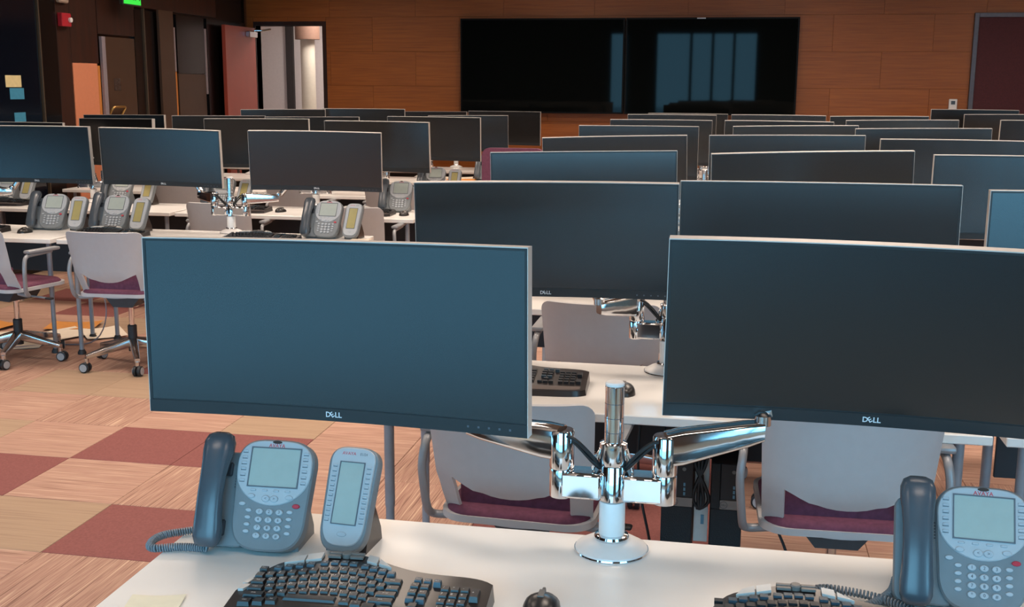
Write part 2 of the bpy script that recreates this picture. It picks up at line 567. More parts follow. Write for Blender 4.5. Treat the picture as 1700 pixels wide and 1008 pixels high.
# door frame and the corridor behind
bm = bmnew()
box2(bm, (DX0 - 0.03, ROOM_Y1 - 0.014, 0), (DX0, ROOM_Y1 + 0.15, DZ + 0.05))
box2(bm, (DX1, ROOM_Y1 - 0.014, 0), (DX1 + 0.05, ROOM_Y1 + 0.15, DZ + 0.05))
box2(bm, (DX0, ROOM_Y1 - 0.014, DZ), (DX1, ROOM_Y1 + 0.15, DZ + 0.05))
struct('door_1', bm, 'dark_wood')
bm = bmnew()
box2(bm, (-8.5, 16.6, 0), (-3.5, 16.8, 3.0))
box2(bm, (-3.6, 14.05, 0), (-3.4, 16.6, 3.0))
box2(bm, (-8.7, 14.05, 0), (-8.5, 16.8, 3.0))
box2(bm, (-8.7, 14.05, 3.0), (-3.4, 16.8, 3.1))
box2(bm, (-8.7, 13.9, 0), (-6.27, 14.05, 3.1)); box2(bm, (-8.7, 13.9, -0.1), (-6.3, 16.8, -0.006))
hall = struct('wall_corridor', bm, 'hall_white')
bm = bmnew(); box2(bm, (-6.62, 16.54, 0), (-6.51, 16.6, 3.0)); obj('dark_strip', bm, 'hall_dark', hall, 0)
col = thing('round_column', 'cream round column with a brown cap in the corridor beyond the open door', 'column', (-5.84, 15.4, 0))
bm = bmnew(); lathe(bm, [(0.10, 0), (0.10, 2.28)], 24); obj('shaft', bm, 'column_cream', col)
bm = bmnew(); lathe(bm, [(0.17, 2.28), (0.17, 3.0)], 24); obj('cap', bm, 'hall_brown', col)
ld = bpy.data.lights.new('corridor_light', 'AREA'); ld.energy = 44; ld.size = 0.8; ld.color = (1.0, 0.9, 0.84)
lo = bpy.data.objects.new('corridor_light', ld); COL.objects.link(lo); lo.location = (-5.4, 15.2, 2.95)
# open door leaf
d = thing('door_leaf', 'red-brown door standing open against the left wall by the bright doorway', 'door', (DX0, ROOM_Y1 - 0.03, 0))
bm = bmnew(); box2(bm, (-0.045, -0.88, 0.01), (0, 0, 2.36), 0.002); obj('leaf', bm, 'red_door', d)
bm = bmnew(); box2(bm, (0.0, -0.30, 2.24), (0.06, -0.06, 2.31), 0.006)
tube(bm, bend([(0.03, -0.1, 2.325), (0.12, -0.06, 2.325), (0.2, 0.02, 2.345)], 0.02), 0.012, 6)
obj('door_closer', bm, 'brushed_chrome', d)
bm = bmnew(); tube(bm, bend([(0.0, -0.8, 1.02), (0.05, -0.8, 1.02), (0.05, -0.68, 1.02)], 0.02), 0.01, 8); obj('handle', bm, 'brass', d)

# left wall, its panels and doors (parallel to the desks' depth direction)
bm = bmnew()
y0, y1, z0, z1 = SIDE_WIN
box2(bm, (ROOM_X0 - 0.2, ROOM_Y0 - 0.2, 0), (ROOM_X0 - 0.03, y0, CEIL))
box2(bm, (ROOM_X0 - 0.2, y1, 0), (ROOM_X0 - 0.03, ROOM_Y1 + 0.15, CEIL))
box2(bm, (ROOM_X0 - 0.2, y0, 0), (ROOM_X0 - 0.03, y1, z0))
box2(bm, (ROOM_X0 - 0.2, y0, z1), (ROOM_X0 - 0.03, y1, CEIL))
wl = struct('wall_left', bm, 'black_panel')


def lpanel(name, y0, y1, z0, z1, material, proud=0.0, label=None, th=0.03):
    bm = bmnew(); box2(bm, (-th, -(y1 - y0) / 2 + 0.002, -(z1 - z0) / 2 + 0.002), (0, (y1 - y0) / 2 - 0.002, (z1 - z0) / 2 - 0.002), 0.002)
    o = obj(name, bm, material, wl, 0)
    o.location = (ROOM_X0 + proud, (y0 + y1) / 2, (z0 + z1) / 2)
    if label: o['label'] = label
    return o


wb = bmnew()
for yy in (y0 + 0.03, 2.1, 3.25, y1 - 0.03): box(wb, (ROOM_X0 - 0.1, yy, (z0 + z1) / 2), (0.12, 0.07, z1 - z0))
for zz in (z0 + 0.025, z1 - 0.025): box(wb, (ROOM_X0 - 0.1, (y0 + y1) / 2, zz), (0.12, y1 - y0, 0.05))
struct('window_6', wb, 'tv_frame')
lpanel('wood_panel', ROOM_Y0, 1.0, 0, CEIL, 'dark_wood')
lpanel('wood_panel', 4.4, 7.6, 0, CEIL, 'dark_wood')
lpanel('glass_panel', 7.6, 8.6, 0.05, CEIL, 'blue_glass', 0, 'dark blue-black glass')
lpanel('glass_panel', 8.65, 9.38, 0.05, CEIL, 'blue_glass', 0, 'dark blue-black glass')
lpanel('mullion', 8.6, 8.65, 0, CEIL, 'black_panel', 0.02)
lpanel('metal_trim', 9.385, 9.405, 0, CEIL, 'trim_metal', 0.02, 'thin metal edge')
lpanel('black_panel', 9.41, 9.68, 0, CEIL, 'black_panel')
lpanel('wood_panel', 9.68, 9.9, 0, CEIL, 'dark_wood')
lpanel('wood_panel', 9.9, 10.37, 1.86, CEIL, 'dark_wood')
lpanel('sunlit_patch', 9.91, 10.34, 0, 1.86, 'sunlit_wood_peach', 0.0, 'lower wood panel coloured as if sunlit')  # sunlit part of the wood panel, put into its colour
lpanel('panel_edge', 10.34, 10.385, 0, 1.84, 'orange_board', 0.0, 'orange edge')
lpanel('door_jamb', 10.39, 10.46, 0, 2.12, 'frame_lilac', 0.03, 'pale lilac jamb')
lpanel('header_panel', 10.38, 11.1, 2.14, CEIL, 'dark_wood')
lpanel('black_panel', 11.08, 11.25, 0, 2.42, 'black_panel')
lpanel('metal_trim', 11.255, 11.275, 0, 2.44, 'trim_metal', 0.02, 'thin metal edge')
lpanel('black_panel', 11.28, 11.5, 0, 2.42, 'black_panel')
lpanel('header_panel', 11.1, 13.02, 2.44, CEIL, 'dark_wood')
lpanel('pilaster', 11.52, 11.84, 0, 2.44, 'door_brown', 0.05, 'plain brown pilaster')
lpanel('light_strip', 11.87, 11.97, 1.8, 2.28, 'frame_lilac', 0.0, 'pale strip beside glazed door')
lpanel('orange_strip', 11.87, 11.97, 0, 1.8, 'orange_board', 0.0, 'orange strip beside glazed door')
lpanel('glazing', 12.0, 12.68, 1.78, 2.42, 'black_panel', 0.0)
lpanel('lower_panel', 12.0, 12.68, 0, 1.78, 'door_brown', 0.0)
lpanel('light_strip', 12.69, 12.74, 1.55, 2.3, 'frame_lilac', 0.0)
lpanel('black_panel', 12.75, 13.85, 0, 2.42, 'black_panel')
sd = thing('side_door', 'dark brown door in the left wall beside the painted sunlit patch', 'door', (ROOM_X0, 10.77, 0))
bm = bmnew(); box2(bm, (-0.025, -0.3, 0.01), (0.0, 0.3, 2.12), 0.003); obj('leaf', bm, 'door_brown', sd)
bm = bmnew(); tube(bm, bend([(0.0, -0.27, 1.36), (0.05, -0.27, 1.44), (0.05, -0.03, 1.44), (0.0, -0.03, 1.36)], 0.03), 0.012, 8); obj('pull_handle', bm, 'brass', sd)
bm = bmnew(); box2(bm, (0, -0.14, 1.6), (0.004, -0.02, 1.72)); obj('notice', bm, 'stand_brown', sd)

fa = thing('fire_alarm', 'red fire alarm with a white strobe high on the dark left wall', 'alarm', (ROOM_X0, 9.78, 2.24))
bm = bmnew(); box2(bm, (0, -0.075, -0.06), (0.05, 0.075, 0.06), 0.006); obj('housing', bm, 'alarm_red', fa)
bm = bmnew(); lathe(bm, [(0.022, 0), (0.022, 0.02), (0.0, 0.03)], 12, M=Matrix.Translation((0.05, 0.045, 0)) @ Matrix.Rotation(rad(90), 4, 'Y')); obj('strobe', bm, 'white_plastic', fa)
wbx = thing('wall_box', 'small beige box on the left wall above the fire alarm', 'box', (ROOM_X0, 9.77, 2.47))
bm = bmnew(); box2(bm, (0, -0.075, -0.08), (0.045, 0.075, 0.08), 0.01); obj('housing', bm, 'beige_box', wbx)
bm = bmnew(); box2(bm, (0.045, -0.05, -0.05), (0.05, 0.05, 0.05), 0.002); obj('cover', bm, 'white_plastic', wbx)
n = tag(obj('sticky_note', (lambda b: (box(b, (0, 0, 0), (0.003, 0.22, 0.10), 0.0005), b)[1])(bmnew()), 'note_yellow', None, 0), 'cream note stuck on the dark glass at the left edge', 'note', 'notes on the glass')
n.location = (ROOM_X0 + 0.002, 8.98, 1.685)
n = tag(obj('sticky_note', (lambda b: (box(b, (0, 0, 0), (0.003, 0.20, 0.095), 0.0005), b)[1])(bmnew()), 'note_blue', None, 0), 'blue note stuck right below the cream note', 'note', 'notes on the glass')
n.location = (ROOM_X0 + 0.002, 9.02, 1.58)
n = tag(obj('sticky_note', (lambda b: (box(b, (0, 0, 0), (0.003, 0.16, 0.08), 0.0005), b)[1])(bmnew()), 'note_blue', None, 0), 'lowest blue note on the glass, just above the far-left monitors', 'note', 'notes on the glass')
n.location = (ROOM_X0 + 0.002, 9.04, 1.38)
# exit sign hung from the header
ex = thing('exit_sign', 'green lit EXIT sign hanging high above the left wall doors', 'sign', (ROOM_X0 + 0.14, 10.78, 2.43))
bm = bmnew(); box2(bm, (-0.02, -0.18, 0), (0.02, 0.18, 0.22), 0.004); obj('housing', bm, 'exit_case', ex)
bm = bmnew(); box2(bm, (0.02, -0.165, 0.012), (0.024, 0.165, 0.208)); obj('face', bm, 'exit_green', ex)
bm = bmnew()
text_into(bm, 'EXIT', 0.19, Matrix.Translation((0.0255, 0, 0.11)) @ Matrix(((0, 0, 1, 0), (1, 0, 0, 0), (0, 1, 0, 0), (0, 0, 0, 1))))
obj('lettering', flat(bm), 'exit_letter', ex)
bm = bmnew(); tube(bm, [(0, 0, 0.22), (0, 0, CEIL - 2.44)], 0.01, 8); obj('hanger', bm, 'exit_case', ex)

# far wall things
TVW, TVH = 1.985, 1.115
for k, (x, lab) in enumerate(((-3.28 + TVW / 2, 'large black wall display, left of the two on the wooden wall'), (-3.28 + TVW * 1.5 + 0.012, 'large black wall display, right of the two, mirroring the windows'))):
    tv = thing('wall_display', lab, 'display', (x, ROOM_Y1 - 0.012, 1.345), 0, 'wall displays')
    bm = bmnew(); box2(bm, (-TVW / 2, -0.10, 0), (TVW / 2, -0.02, TVH), 0.004); box2(bm, (-0.4, -0.02, 0.3), (0.4, 0, 0.8)); obj('casing', bm, 'tv_frame', tv)
    bm = bmnew(); box2(bm, (-TVW / 2 + 0.02, -0.1015, 0.02), (TVW / 2 - 0.02, -0.099, TVH - 0.02)); obj('screen', bm, 'tv_screen', tv)
    bm = bmnew()
    t = 0.018
    for a, b in (((-TVW / 2, 0), (TVW / 2, t)), ((-TVW / 2, TVH - t), (TVW / 2, TVH)), ((-TVW / 2, t), (-TVW / 2 + t, TVH - t)), ((TVW / 2 - t, t), (TVW / 2, TVH - t))):
        box2(bm, (a[0], -0.106, a[1]), (b[0], -0.0985, b[1]))
    obj('bezel', bm, 'tv_frame', tv)
    if k == 1:
        bm = bmnew(); box2(bm, (-0.17, -0.1075, TVH - 0.014), (-0.07, -0.106, TVH - 0.004)); obj('badge', bm, 'logo_silver', tv)
mp_ = thing('maroon_panel', 'maroon fabric panel in a grey frame on the wooden wall, far right', 'panel', (2.6, ROOM_Y1 - 0.012, 0.2))
bm = bmnew(); box2(bm, (0.05, -0.03, 0.05), (2.35, 0, 2.25)); obj('fabric', bm, 'maroon_panel', mp_)
bm = bmnew()
for a, b in (((0, 0), (0.05, 2.3)), ((2.35, 0), (2.4, 2.3)), ((0.05, 0), (2.35, 0.05)), ((0.05, 2.25), (2.35, 2.3))):
    box2(bm, (a[0], -0.045, a[1]), (b[0], 0, b[1]), 0.003)
obj('frame', bm, 'frame_grey', mp_)
th = thing('thermostat', 'small white thermostat on the wooden wall beside the maroon panel', 'thermostat', (2.44, ROOM_Y1 - 0.012, 1.46))
bm = bmnew(); box2(bm, (-0.045, -0.03, -0.06), (0.045, 0, 0.09), 0.006); obj('housing', bm, 'white_plastic', th)
bm = bmnew(); box2(bm, (-0.022, -0.032, 0.03), (0.022, -0.03, 0.07)); obj('display', bm, 'thermostat_lcd', th)

# ceiling fixtures
for iy, y in enumerate((0.6, 3.0, 5.4, 7.8, 10.2, 12.2)):
    for ix, x in enumerate((-4.6, -2.0, 0.6, 3.2)):
        f = thing('ceiling_light', 'warm ceiling panel light, %s row from the windows, %s from the left wall' % (('first', 'second', 'third', 'fourth', 'fifth', 'sixth')[iy], ('first', 'second', 'third', 'fourth')[ix]), 'light', (x, y, CEIL), 0, 'ceiling lights')
        bm = bmnew()
        for a, b in (((-0.63, -0.33), (0.63, -0.3)), ((-0.63, 0.3), (0.63, 0.33)), ((-0.63, -0.3), (-0.6, 0.3)), ((0.6, -0.3), (0.63, 0.3))):
            box2(bm, (a[0], a[1], -0.05), (b[0], b[1], 0))
        obj('frame', bm, 'white_plastic', f, 0)
        l = bpy.data.lights.new('lamp', 'AREA'); l.shape = 'RECTANGLE'; l.size = 1.18; l.size_y = 0.58
        l.energy = LAMP_WATTS * (0.3, 0.55, 0.9, 1.0, 0.85, 0.45)[iy]; l.color = LAMP_COLOR; l.spread = rad(150)
        lo = bpy.data.objects.new('lamp', l); COL.objects.link(lo); lo.parent = f; lo.location = (0, 0, -0.03)

# ------------------------------------------------------------------ desks
PITCHY = 1.53
DW, DD, DH = 1.83, 0.61, 0.735


def row_y(k):
    return 2.228 + PITCHY * (k - 1)


ORD = ['', 'front', 'second', 'third', 'fourth', 'fifth', 'sixth', 'seventh', 'last']


def make_desk():
    d = thing('desk', 'desk', 'desk', (0, 0, 0), 0, 'white office desks')
    bm = bmnew(); box2(bm, (-DW / 2, 0.07 - DD, DH - 0.028), (DW / 2, 0.07, DH), 0.003); obj('desk_top', bm, 'white_laminate', d)
    for sx in (-1, 1):
        for yy in (0.07 - DD + 0.09, 0.07 - 0.09):
            bm = bmnew()
            lathe(bm, [(0.0138, 0.02), (0.0138, 0.36), (0.016, 0.37), (0.016, DH - 0.03)], 14, (sx * (DW / 2 - 0.07), yy, 0))
            lg = obj('leg', bm, 'leg_metal', d)
            bm = bmnew(); lathe(bm, [(0.026, 0), (0.026, 0.012), (0.016, 0.03)], 12, (sx * (DW / 2 - 0.07), yy, 0)); obj('foot', bm, 'dark_plastic', lg)
    bm = bmnew(); box2(bm, (-DW / 2 + 0.1, 0.0, 0.44), (DW / 2 - 0.1, 0.014, DH - 0.03), 0.002); obj('modesty_panel', bm, 'modesty', d)
    bm = bmnew(); box2(bm, (-DW / 2 + 0.06, -0.24, DH - 0.06), (DW / 2 - 0.06, -0.20, DH - 0.03), 0.002); obj('under_rail', bm, 'leg_metal', d)
    return d


desk0 = make_desk()
DESKS = []           # (bank, row, post x, post y)
for k in range(1, 9):
    DESKS.append(('A', k, -0.20 if k == 1 else -0.175, row_y(k)))
    if k >= 2: DESKS.append(('B', k, 1.69 if k > 1 else 1.70, row_y(k)))
for k in range(4, 9):
    DESKS.append(('C', k, -3.12, row_y(k) + 0.0))
    DESKS.append(('D', k, -4.99 if k < 7 else -4.97, row_y(k) + 0.0))
BANK = {'A': 'right bank beside the aisle', 'B': 'right bank, away from the aisle', 'C': 'left bank beside the aisle', 'D': 'left bank against the wall'}


def rowname(b, k):
    if b in 'CD': return ['front', 'second', 'third', 'fourth', 'last'][k - 4]
    return ORD[k]


first = True
for b, k, x, y in DESKS:
    lab = 'white desk in the %s row of the %s' % (rowname(b, k), BANK[b])
    if first:
        desk0.location = (x, y, 0); desk0['label'] = lab; first = False
    else:
        dup(desk0, label=lab, loc=(x, y, 0))

# ------------------------------------------------------------------ monitors
MW, MH, MR = 0.829, 0.370, 3.8


def arc_strip(bm, x0, x1, z0, z1, yf, yb, n=16, r=MR):
    """closed slab that follows the monitor's curve; front at arc+yf, back at arc+yb"""
    rings = []
    for i in range(n + 1):
        x = x0 + (x1 - x0) * i / n
        c = -(x * x) / (2 * r)
        rings.append([bm.verts.new((x, c + yf, z0)), bm.verts.new((x, c + yf, z1)), bm.verts.new((x, c + yb, z1)), bm.verts.new((x, c + yb, z0))])
    for a, b in zip(rings, rings[1:]):
        for q in range(4):
            bm.faces.new((a[q], a[(q + 1) % 4], b[(q + 1) % 4], b[q]))
    bm.faces.new(rings[0][::-1]); bm.faces.new(rings[-1])


def make_monitor():
    t = thing('curved_monitor', 'm', 'monitor', (0, 0, 0), 0, 'curved wide monitors')
    h = MW / 2
    bm = bmnew()
    arc_strip(bm, -h, h, -MH, 0, 0.006, 0.03)
    arc_strip(bm, -h, h, -0.0022, 0.0, -0.0005, 0.006)
    arc_strip(bm, -h, -h + 0.0013, -MH, -0.0022, -0.0005, 0.006, 1)
    arc_strip(bm, h - 0.0013, h, -MH, -0.0022, -0.0005, 0.006, 1)
    obj('casing', bm, 'monitor_case', t)
    bm = bmnew()
    arc_strip(bm, -h + 0.0013, h - 0.0013, -MH, -MH + 0.026, -0.001, 0.006)
    arc_strip(bm, -h + 0.0013, -h + 0.007, -MH + 0.026, -0.0022, 0.0, 0.006, 1)
    arc_strip(bm, h - 0.007, h - 0.0013, -MH + 0.026, -0.0022, 0.0, 0.006, 1)
    arc_strip(bm, -h + 0.007, h - 0.007, -0.0075, -0.0022, 0.0, 0.006)
    arc_strip(bm, -h + 0.007, h - 0.007, -MH + 0.026, -MH + 0.0285, 0.001, 0.006)
    obj('bezel', bm, 'monitor_bezel', t)
    bm = bmnew(); arc_strip(bm, -h + 0.007, h - 0.007, -MH + 0.0285, -0.0075, 0.001, 0.005, 32); obj('screen', bm, 'screen_glass', t, 60)
    bm = bmnew()
    prism(bm, rrect(-0.30, 0.30, -MH + 0.05, -0.05, 0.05), 0, 0.03, Matrix(((1, 0, 0, 0), (0, 0, 1, 0.028), (0, 1, 0, 0), (0, 0, 0, 1))), 0.02)
    obj('rear_cover', bm, 'monitor_back', t)
    bm = bmnew()
    X = Matrix(((1, 0, 0, 0), (0, 0, -1, -0.0018), (0, 1, 0, -MH + 0.0135), (0, 0, 0, 1)))
    for s, dx, ro in (('D', -0.0135, 0), ('E', -0.0045, 35), ('L', 0.0050, 0), ('L', 0.0125, 0)):
        text_into(bm, s, 0.0155, X @ Matrix.Translation((dx, 0, 0)) @ Matrix.Rotation(rad(ro), 4, 'Z'), 0, 'CENTER', 0.02)
    obj('logo', flat(bm), 'logo_silver', t)
    bm = bmnew()
    for q in range(5):
        box(bm, (0.29 + q * 0.022, -0.0195 - (0.29 + q * 0.022) ** 2 * 0.0 - 0.0, -MH + 0.013), (0.004, 0.001, 0.004))
    for v in bm.verts: v.co.y = -(v.co.x ** 2) / (2 * MR) - 0.0018 if v.co.y < -0.0195 else -(v.co.x ** 2) / (2 * MR) - 0.0005
    obj('buttons', bm, 'grey_print', t)
    return t


# name, top centre x, y, z, yaw, tilt, roll (degrees), bank, row, place from the aisle, extra look
MON = [
    ('R1L', -0.780, 2.152, 1.372, -4.9, 0.8, 1.0), ('R1R', 0.301, 2.258, 1.383, -0.2, -0.5, -0.8),
    ('R2L', -0.569, 3.533, 1.382, 3.9, -3.2, 0.6), ('R2R', 0.262, 3.599, 1.393, 0.4, 0.0, 0.2), ('R2RR', 1.188, 3.691, 1.375, 0.1, 0.0, 0.0),
    ('R3L', -0.651, 5.091, 1.391, 4.6, 0.0, 1.2), ('R3R', 0.327, 4.975, 1.411, 3.6, 0.0, 1.6), ('R3RR', 1.284, 5.30, 1.390, -0.3, 0.0, -0.1),
    ('R4L', -0.669, 6.625, 1.393, 4.6, 0.0, 1.6), ('R4R', 0.288, 6.466, 1.419, 0.5, 0.0, 0.7), ('R4RR', 1.243, 6.86, 1.389, -0.2, 0.0, -0.1),
    ('R5L', -0.645, 8.050, 1.405, 1.4, 0.0, 0.1), ('R5R', 0.414, 8.070, 1.418, 0.6, 0.0, 1.0), ('R5RR', 1.193, 7.759, 1.421, -2.1, 0.0, 0.9),
    ('R6L', -0.581, 9.525, 1.406, 1.1, 0.0, 0.0), ('R6R', 0.349, 9.236, 1.415, -1.1, 0.0, -0.2), ('R6RR', 1.278, 9.342, 1.430, -2.4, 0.0, 0.9), ('R6RRR', 2.553, 10.0, 1.420, -0.5, 0.0, -0.3),
    ('R7L', -0.570, 10.999, 1.413, 1.2, 0.0, 0.0), ('R7R', 0.396, 10.664, 1.427, -1.0, 0.0, -0.1), ('R7RR', 1.255, 10.584, 1.428, -2.5, 0.0, 0.6), ('R7RRR', 2.544, 11.472, 1.436, -2.8, 0.0, 0.5),
    ('R8L', -0.472, 12.317, 1.394, 0.8, 0.0, -0.2), ('R8RRR', 2.362, 12.225, 1.463, -0.2, 0.0, -0.2),
    ('L4A', -4.484, 6.795, 1.399, -0.2, -0.5, 0.2), ('L4B', -3.621, 6.864, 1.389, 0.7, -3.9, -0.8), ('L4C', -2.539, 6.779, 1.390, 8.3, -4.5, -0.6),
    ('L5A', -5.60, 8.293, 1.366, -0.2, 0.0, -0.1), ('L5B', -4.767, 8.356, 1.402, -19.4, 2.3, 0.8), ('L5C', -3.545, 8.235, 1.417, 2.0, 1.2, 0.4), ('L5D', -2.587, 8.198, 1.409, -5.3, -1.7, -0.1),
    ('L6A', -5.55, 9.87, 1.386, -2.2, 0.0, 0.5), ('L6B', -4.451, 9.522, 1.398, 8.3, 0.0, 0.3), ('L6C', -3.603, 9.572, 1.396, 6.5, 0.0, 0.4), ('L6D', -2.511, 9.575, 1.407, -3.1, 0.1, -0.1),
    ('L7B', -4.350, 10.758, 1.430, 11.0, 0.0, 0.5), ('L7C', -3.635, 11.101, 1.436, 7.3, 0.0, 0.0), ('L7D', -2.696, 11.670, 1.366, 8.9, -2.4, 0.5),
    ('L8C', -3.451, 13.15, 1.368, -6.9, 0.0, 0.5), ('L8D', -2.487, 12.559, 1.392, -5.5, -0.3, 0.0),
]
TILT = {'R1L': 1.1, 'R1R': -4.5, 'R2L': -1, 'R2R': 0.8, 'R2RR': -0.5, 'R3L': 0.5, 'R3R': -4, 'R3RR': -2.5, 'R4L': -3.5, 'R4R': -1, 'R4RR': -4, 'R5L': -2, 'R5R': -3, 'R5RR': -2.5, 'R6L': -3.5, 'R6R': -4, 'R6RR': -4, 'R6RRR': -4, 'R7L': -4, 'R7R': -4, 'R7RR': -4, 'R7RRR': -4, 'R8L': -4, 'R8RRR': -4, 'L4A': -2.5, 'L4B': -1.0, 'L4C': -1.5, 'L5C': -2.5, 'L5D': -2, 'L6D': -2, 'L7B': -2, 'L7C': -2}            # change of backward tilt in degrees
LOOK = {'R1L': 'big blue-sheened', 'R1R': 'big black', 'R2L': 'dark grey', 'R2R': 'blue-sheened', 'L4A': 'teal-sheened', 'L4B': 'dark teal', 'L4C': 'brownish black'}
mon0 = make_monitor()
MPOS = {}
PL = ['first', 'second', 'third', 'fourth']
for i, (nm, x, y, z, yaw, tilt, roll) in enumerate(MON):
    k = int(nm[1])
    tilt += TILT.get(nm, 0.0)
    if nm[0] == 'R':
        place = PL[{'L': 0, 'R': 1, 'RR': 2, 'RRR': 3}[nm[2:]]]
        lab = '%s curved monitor, %s from the aisle in the %s row of the right bank' % (LOOK.get(nm, 'dark'), place, ORD[k])
    else:
        s = 'DCBA' if k >= 5 else 'CBA'
        place = PL[s.index(nm[2])]
        lab = '%s curved monitor, %s from the aisle in the %s row of the left bank' % (LOOK.get(nm, 'dark'), place, rowname('C', k))
    yw, ti, ro = rad(yaw), rad(tilt), rad(roll)
    r = Vector((math.cos(yw), math.sin(yw), 0)); nn = Vector((math.sin(yw), -math.cos(yw), 0))
    up = Vector((0, 0, 1)) * math.cos(ti) - nn * math.sin(ti)
    X = r * math.cos(ro) + up * math.sin(ro); Z = up * math.cos(ro) - r * math.sin(ro); Y = Z.cross(X)
    M = Matrix.Identity(4)
    for a in range(3): M[a][0], M[a][1], M[a][2], M[a][3] = X[a], Y[a], Z[a], (x, y, z)[a]
    o = mon0 if i == 0 else dup(mon0, label=lab, skip=(() if (k < 3 or (nm[0] == 'L' and k == 4)) else ('logo', 'buttons')))
    o['label'] = lab
    o.matrix_world = M
    MPOS[nm] = M

# ------------------------------------------------------------------ monitor stands (post + two arms on every desk)


def make_post():
    t = thing('monitor_stand', 's', 'stand', (0, 0, 0), 0, 'chrome monitor stands')
    bm = bmnew(); lathe(bm, [(0.074, 0), (0.076, 0.004), (0.074, 0.009), (0.055, 0.020), (0.036, 0.026), (0.0, 0.027)], 40); obj('base', bm, 'white_plastic', t)
    bm = bmnew(); lathe(bm, [(0.0765, 0.0), (0.0775, 0.003), (0.0765, 0.006)], 40); lathe(bm, [(0.034, 0.026), (0.036, 0.031), (0.034, 0.036), (0.026, 0.038)], 32); obj('trim_ring', bm, 'chrome', t)
    bm = bmnew(); lathe(bm, [(0.0262, 0.036), (0.0268, 0.04), (0.0268, 0.104), (0.0255, 0.108)], 32); obj('sleeve', bm, 'white_plastic', t)
    bm = bmnew(); lathe(bm, [(0.0195, 0.104), (0.0195, 0.35), (0.018, 0.352), (0, 0.352)], 32); obj('post', bm, 'chrome', t)
    bm = bmnew(); lathe(bm, [(0.0, 0.352), (0.0196, 0.352), (0.0196, 0.356), (0.017, 0.359), (0, 0.359)], 32)
    obj('cap', bm, 'white_plastic', t)
    bm = bmnew()
    for z in (0.255, 0.285, 0.315): lathe(bm, [(0.0197, z), (0.0197, z + 0.0012)], 32)
    obj('scale_marks', bm, 'frame_grey', t)
    return t


post0 = make_post()
# one shared cross bar with collar (local to the stand, z above the desk)
bmc = bmnew()
lathe(bmc, [(0.0285, 0.112), (0.0285, 0.185), (0.0262, 0.188)], 28)
for s in (-1, 1):
    box2(bmc, (s * 0.02, -0.035, 0.116), (s * 0.105, 0.02, 0.172), 0.006)
    lathe(bmc, [(0.024, 0.114), (0.025, 0.118), (0.025, 0.170), (0.024, 0.174)], 20, (s * 0.105, -0.008, 0))
CROSS = finish(bmc, 40)
bmc = bmnew()
lathe(bmc, [(0.0285, 0.188), (0.031, 0.20), (0.0285, 0.225), (0.0285, 0.232), (0.021, 0.235)], 28)
for s in (-1, 1):
    box(bmc, (s * 0.033, -0.005, 0.198), (0.006, 0.02, 0.05), 0.002, Matrix.Translation((s * 0.033, 0, 0.198)) @ Matrix.Rotation(rad(-18 * s), 4, 'Y') @ Matrix.Translation((-s * 0.033, 0, -0.198)))
COLLAR = finish(bmc, 40)


def swept_bar(bm, a, b, wa, ha, wb, hb, n=6):
    """bar with rounded-rectangle section from a to b (sections upright)"""
    a, b = Vector(a), Vector(b)
    d = (b - a); d.z = 0; d.normalize()
    side = Vector((-d.y, d.x, 0))
    rings = []
    for i in range(n + 1):
        t = i / n
        c = a.lerp(b, t); wv = wa + (wb - wa) * t; hv = ha + (hb - ha) * t
        k = 0.9 if i in (0, n) else 1.0
        ring = []
        for (u, v) in rrect(-wv / 2 * k, wv / 2 * k, -hv / 2 * k, hv / 2 * k, min(wv, hv) * 0.2 * k, 3):
            ring.append(bm.verts.new(c + side * u + Vector((0, 0, v))))
        rings.append(ring)
    m_ = len(rings[0])
    for p, q in zip(rings, rings[1:]):
        for k in range(m_):
            bm.faces.new((p[k], p[(k + 1) % m_], q[(k + 1) % m_], q[k]))
    bm.faces.new(rings[0][::-1]); bm.faces.new(rings[-1])


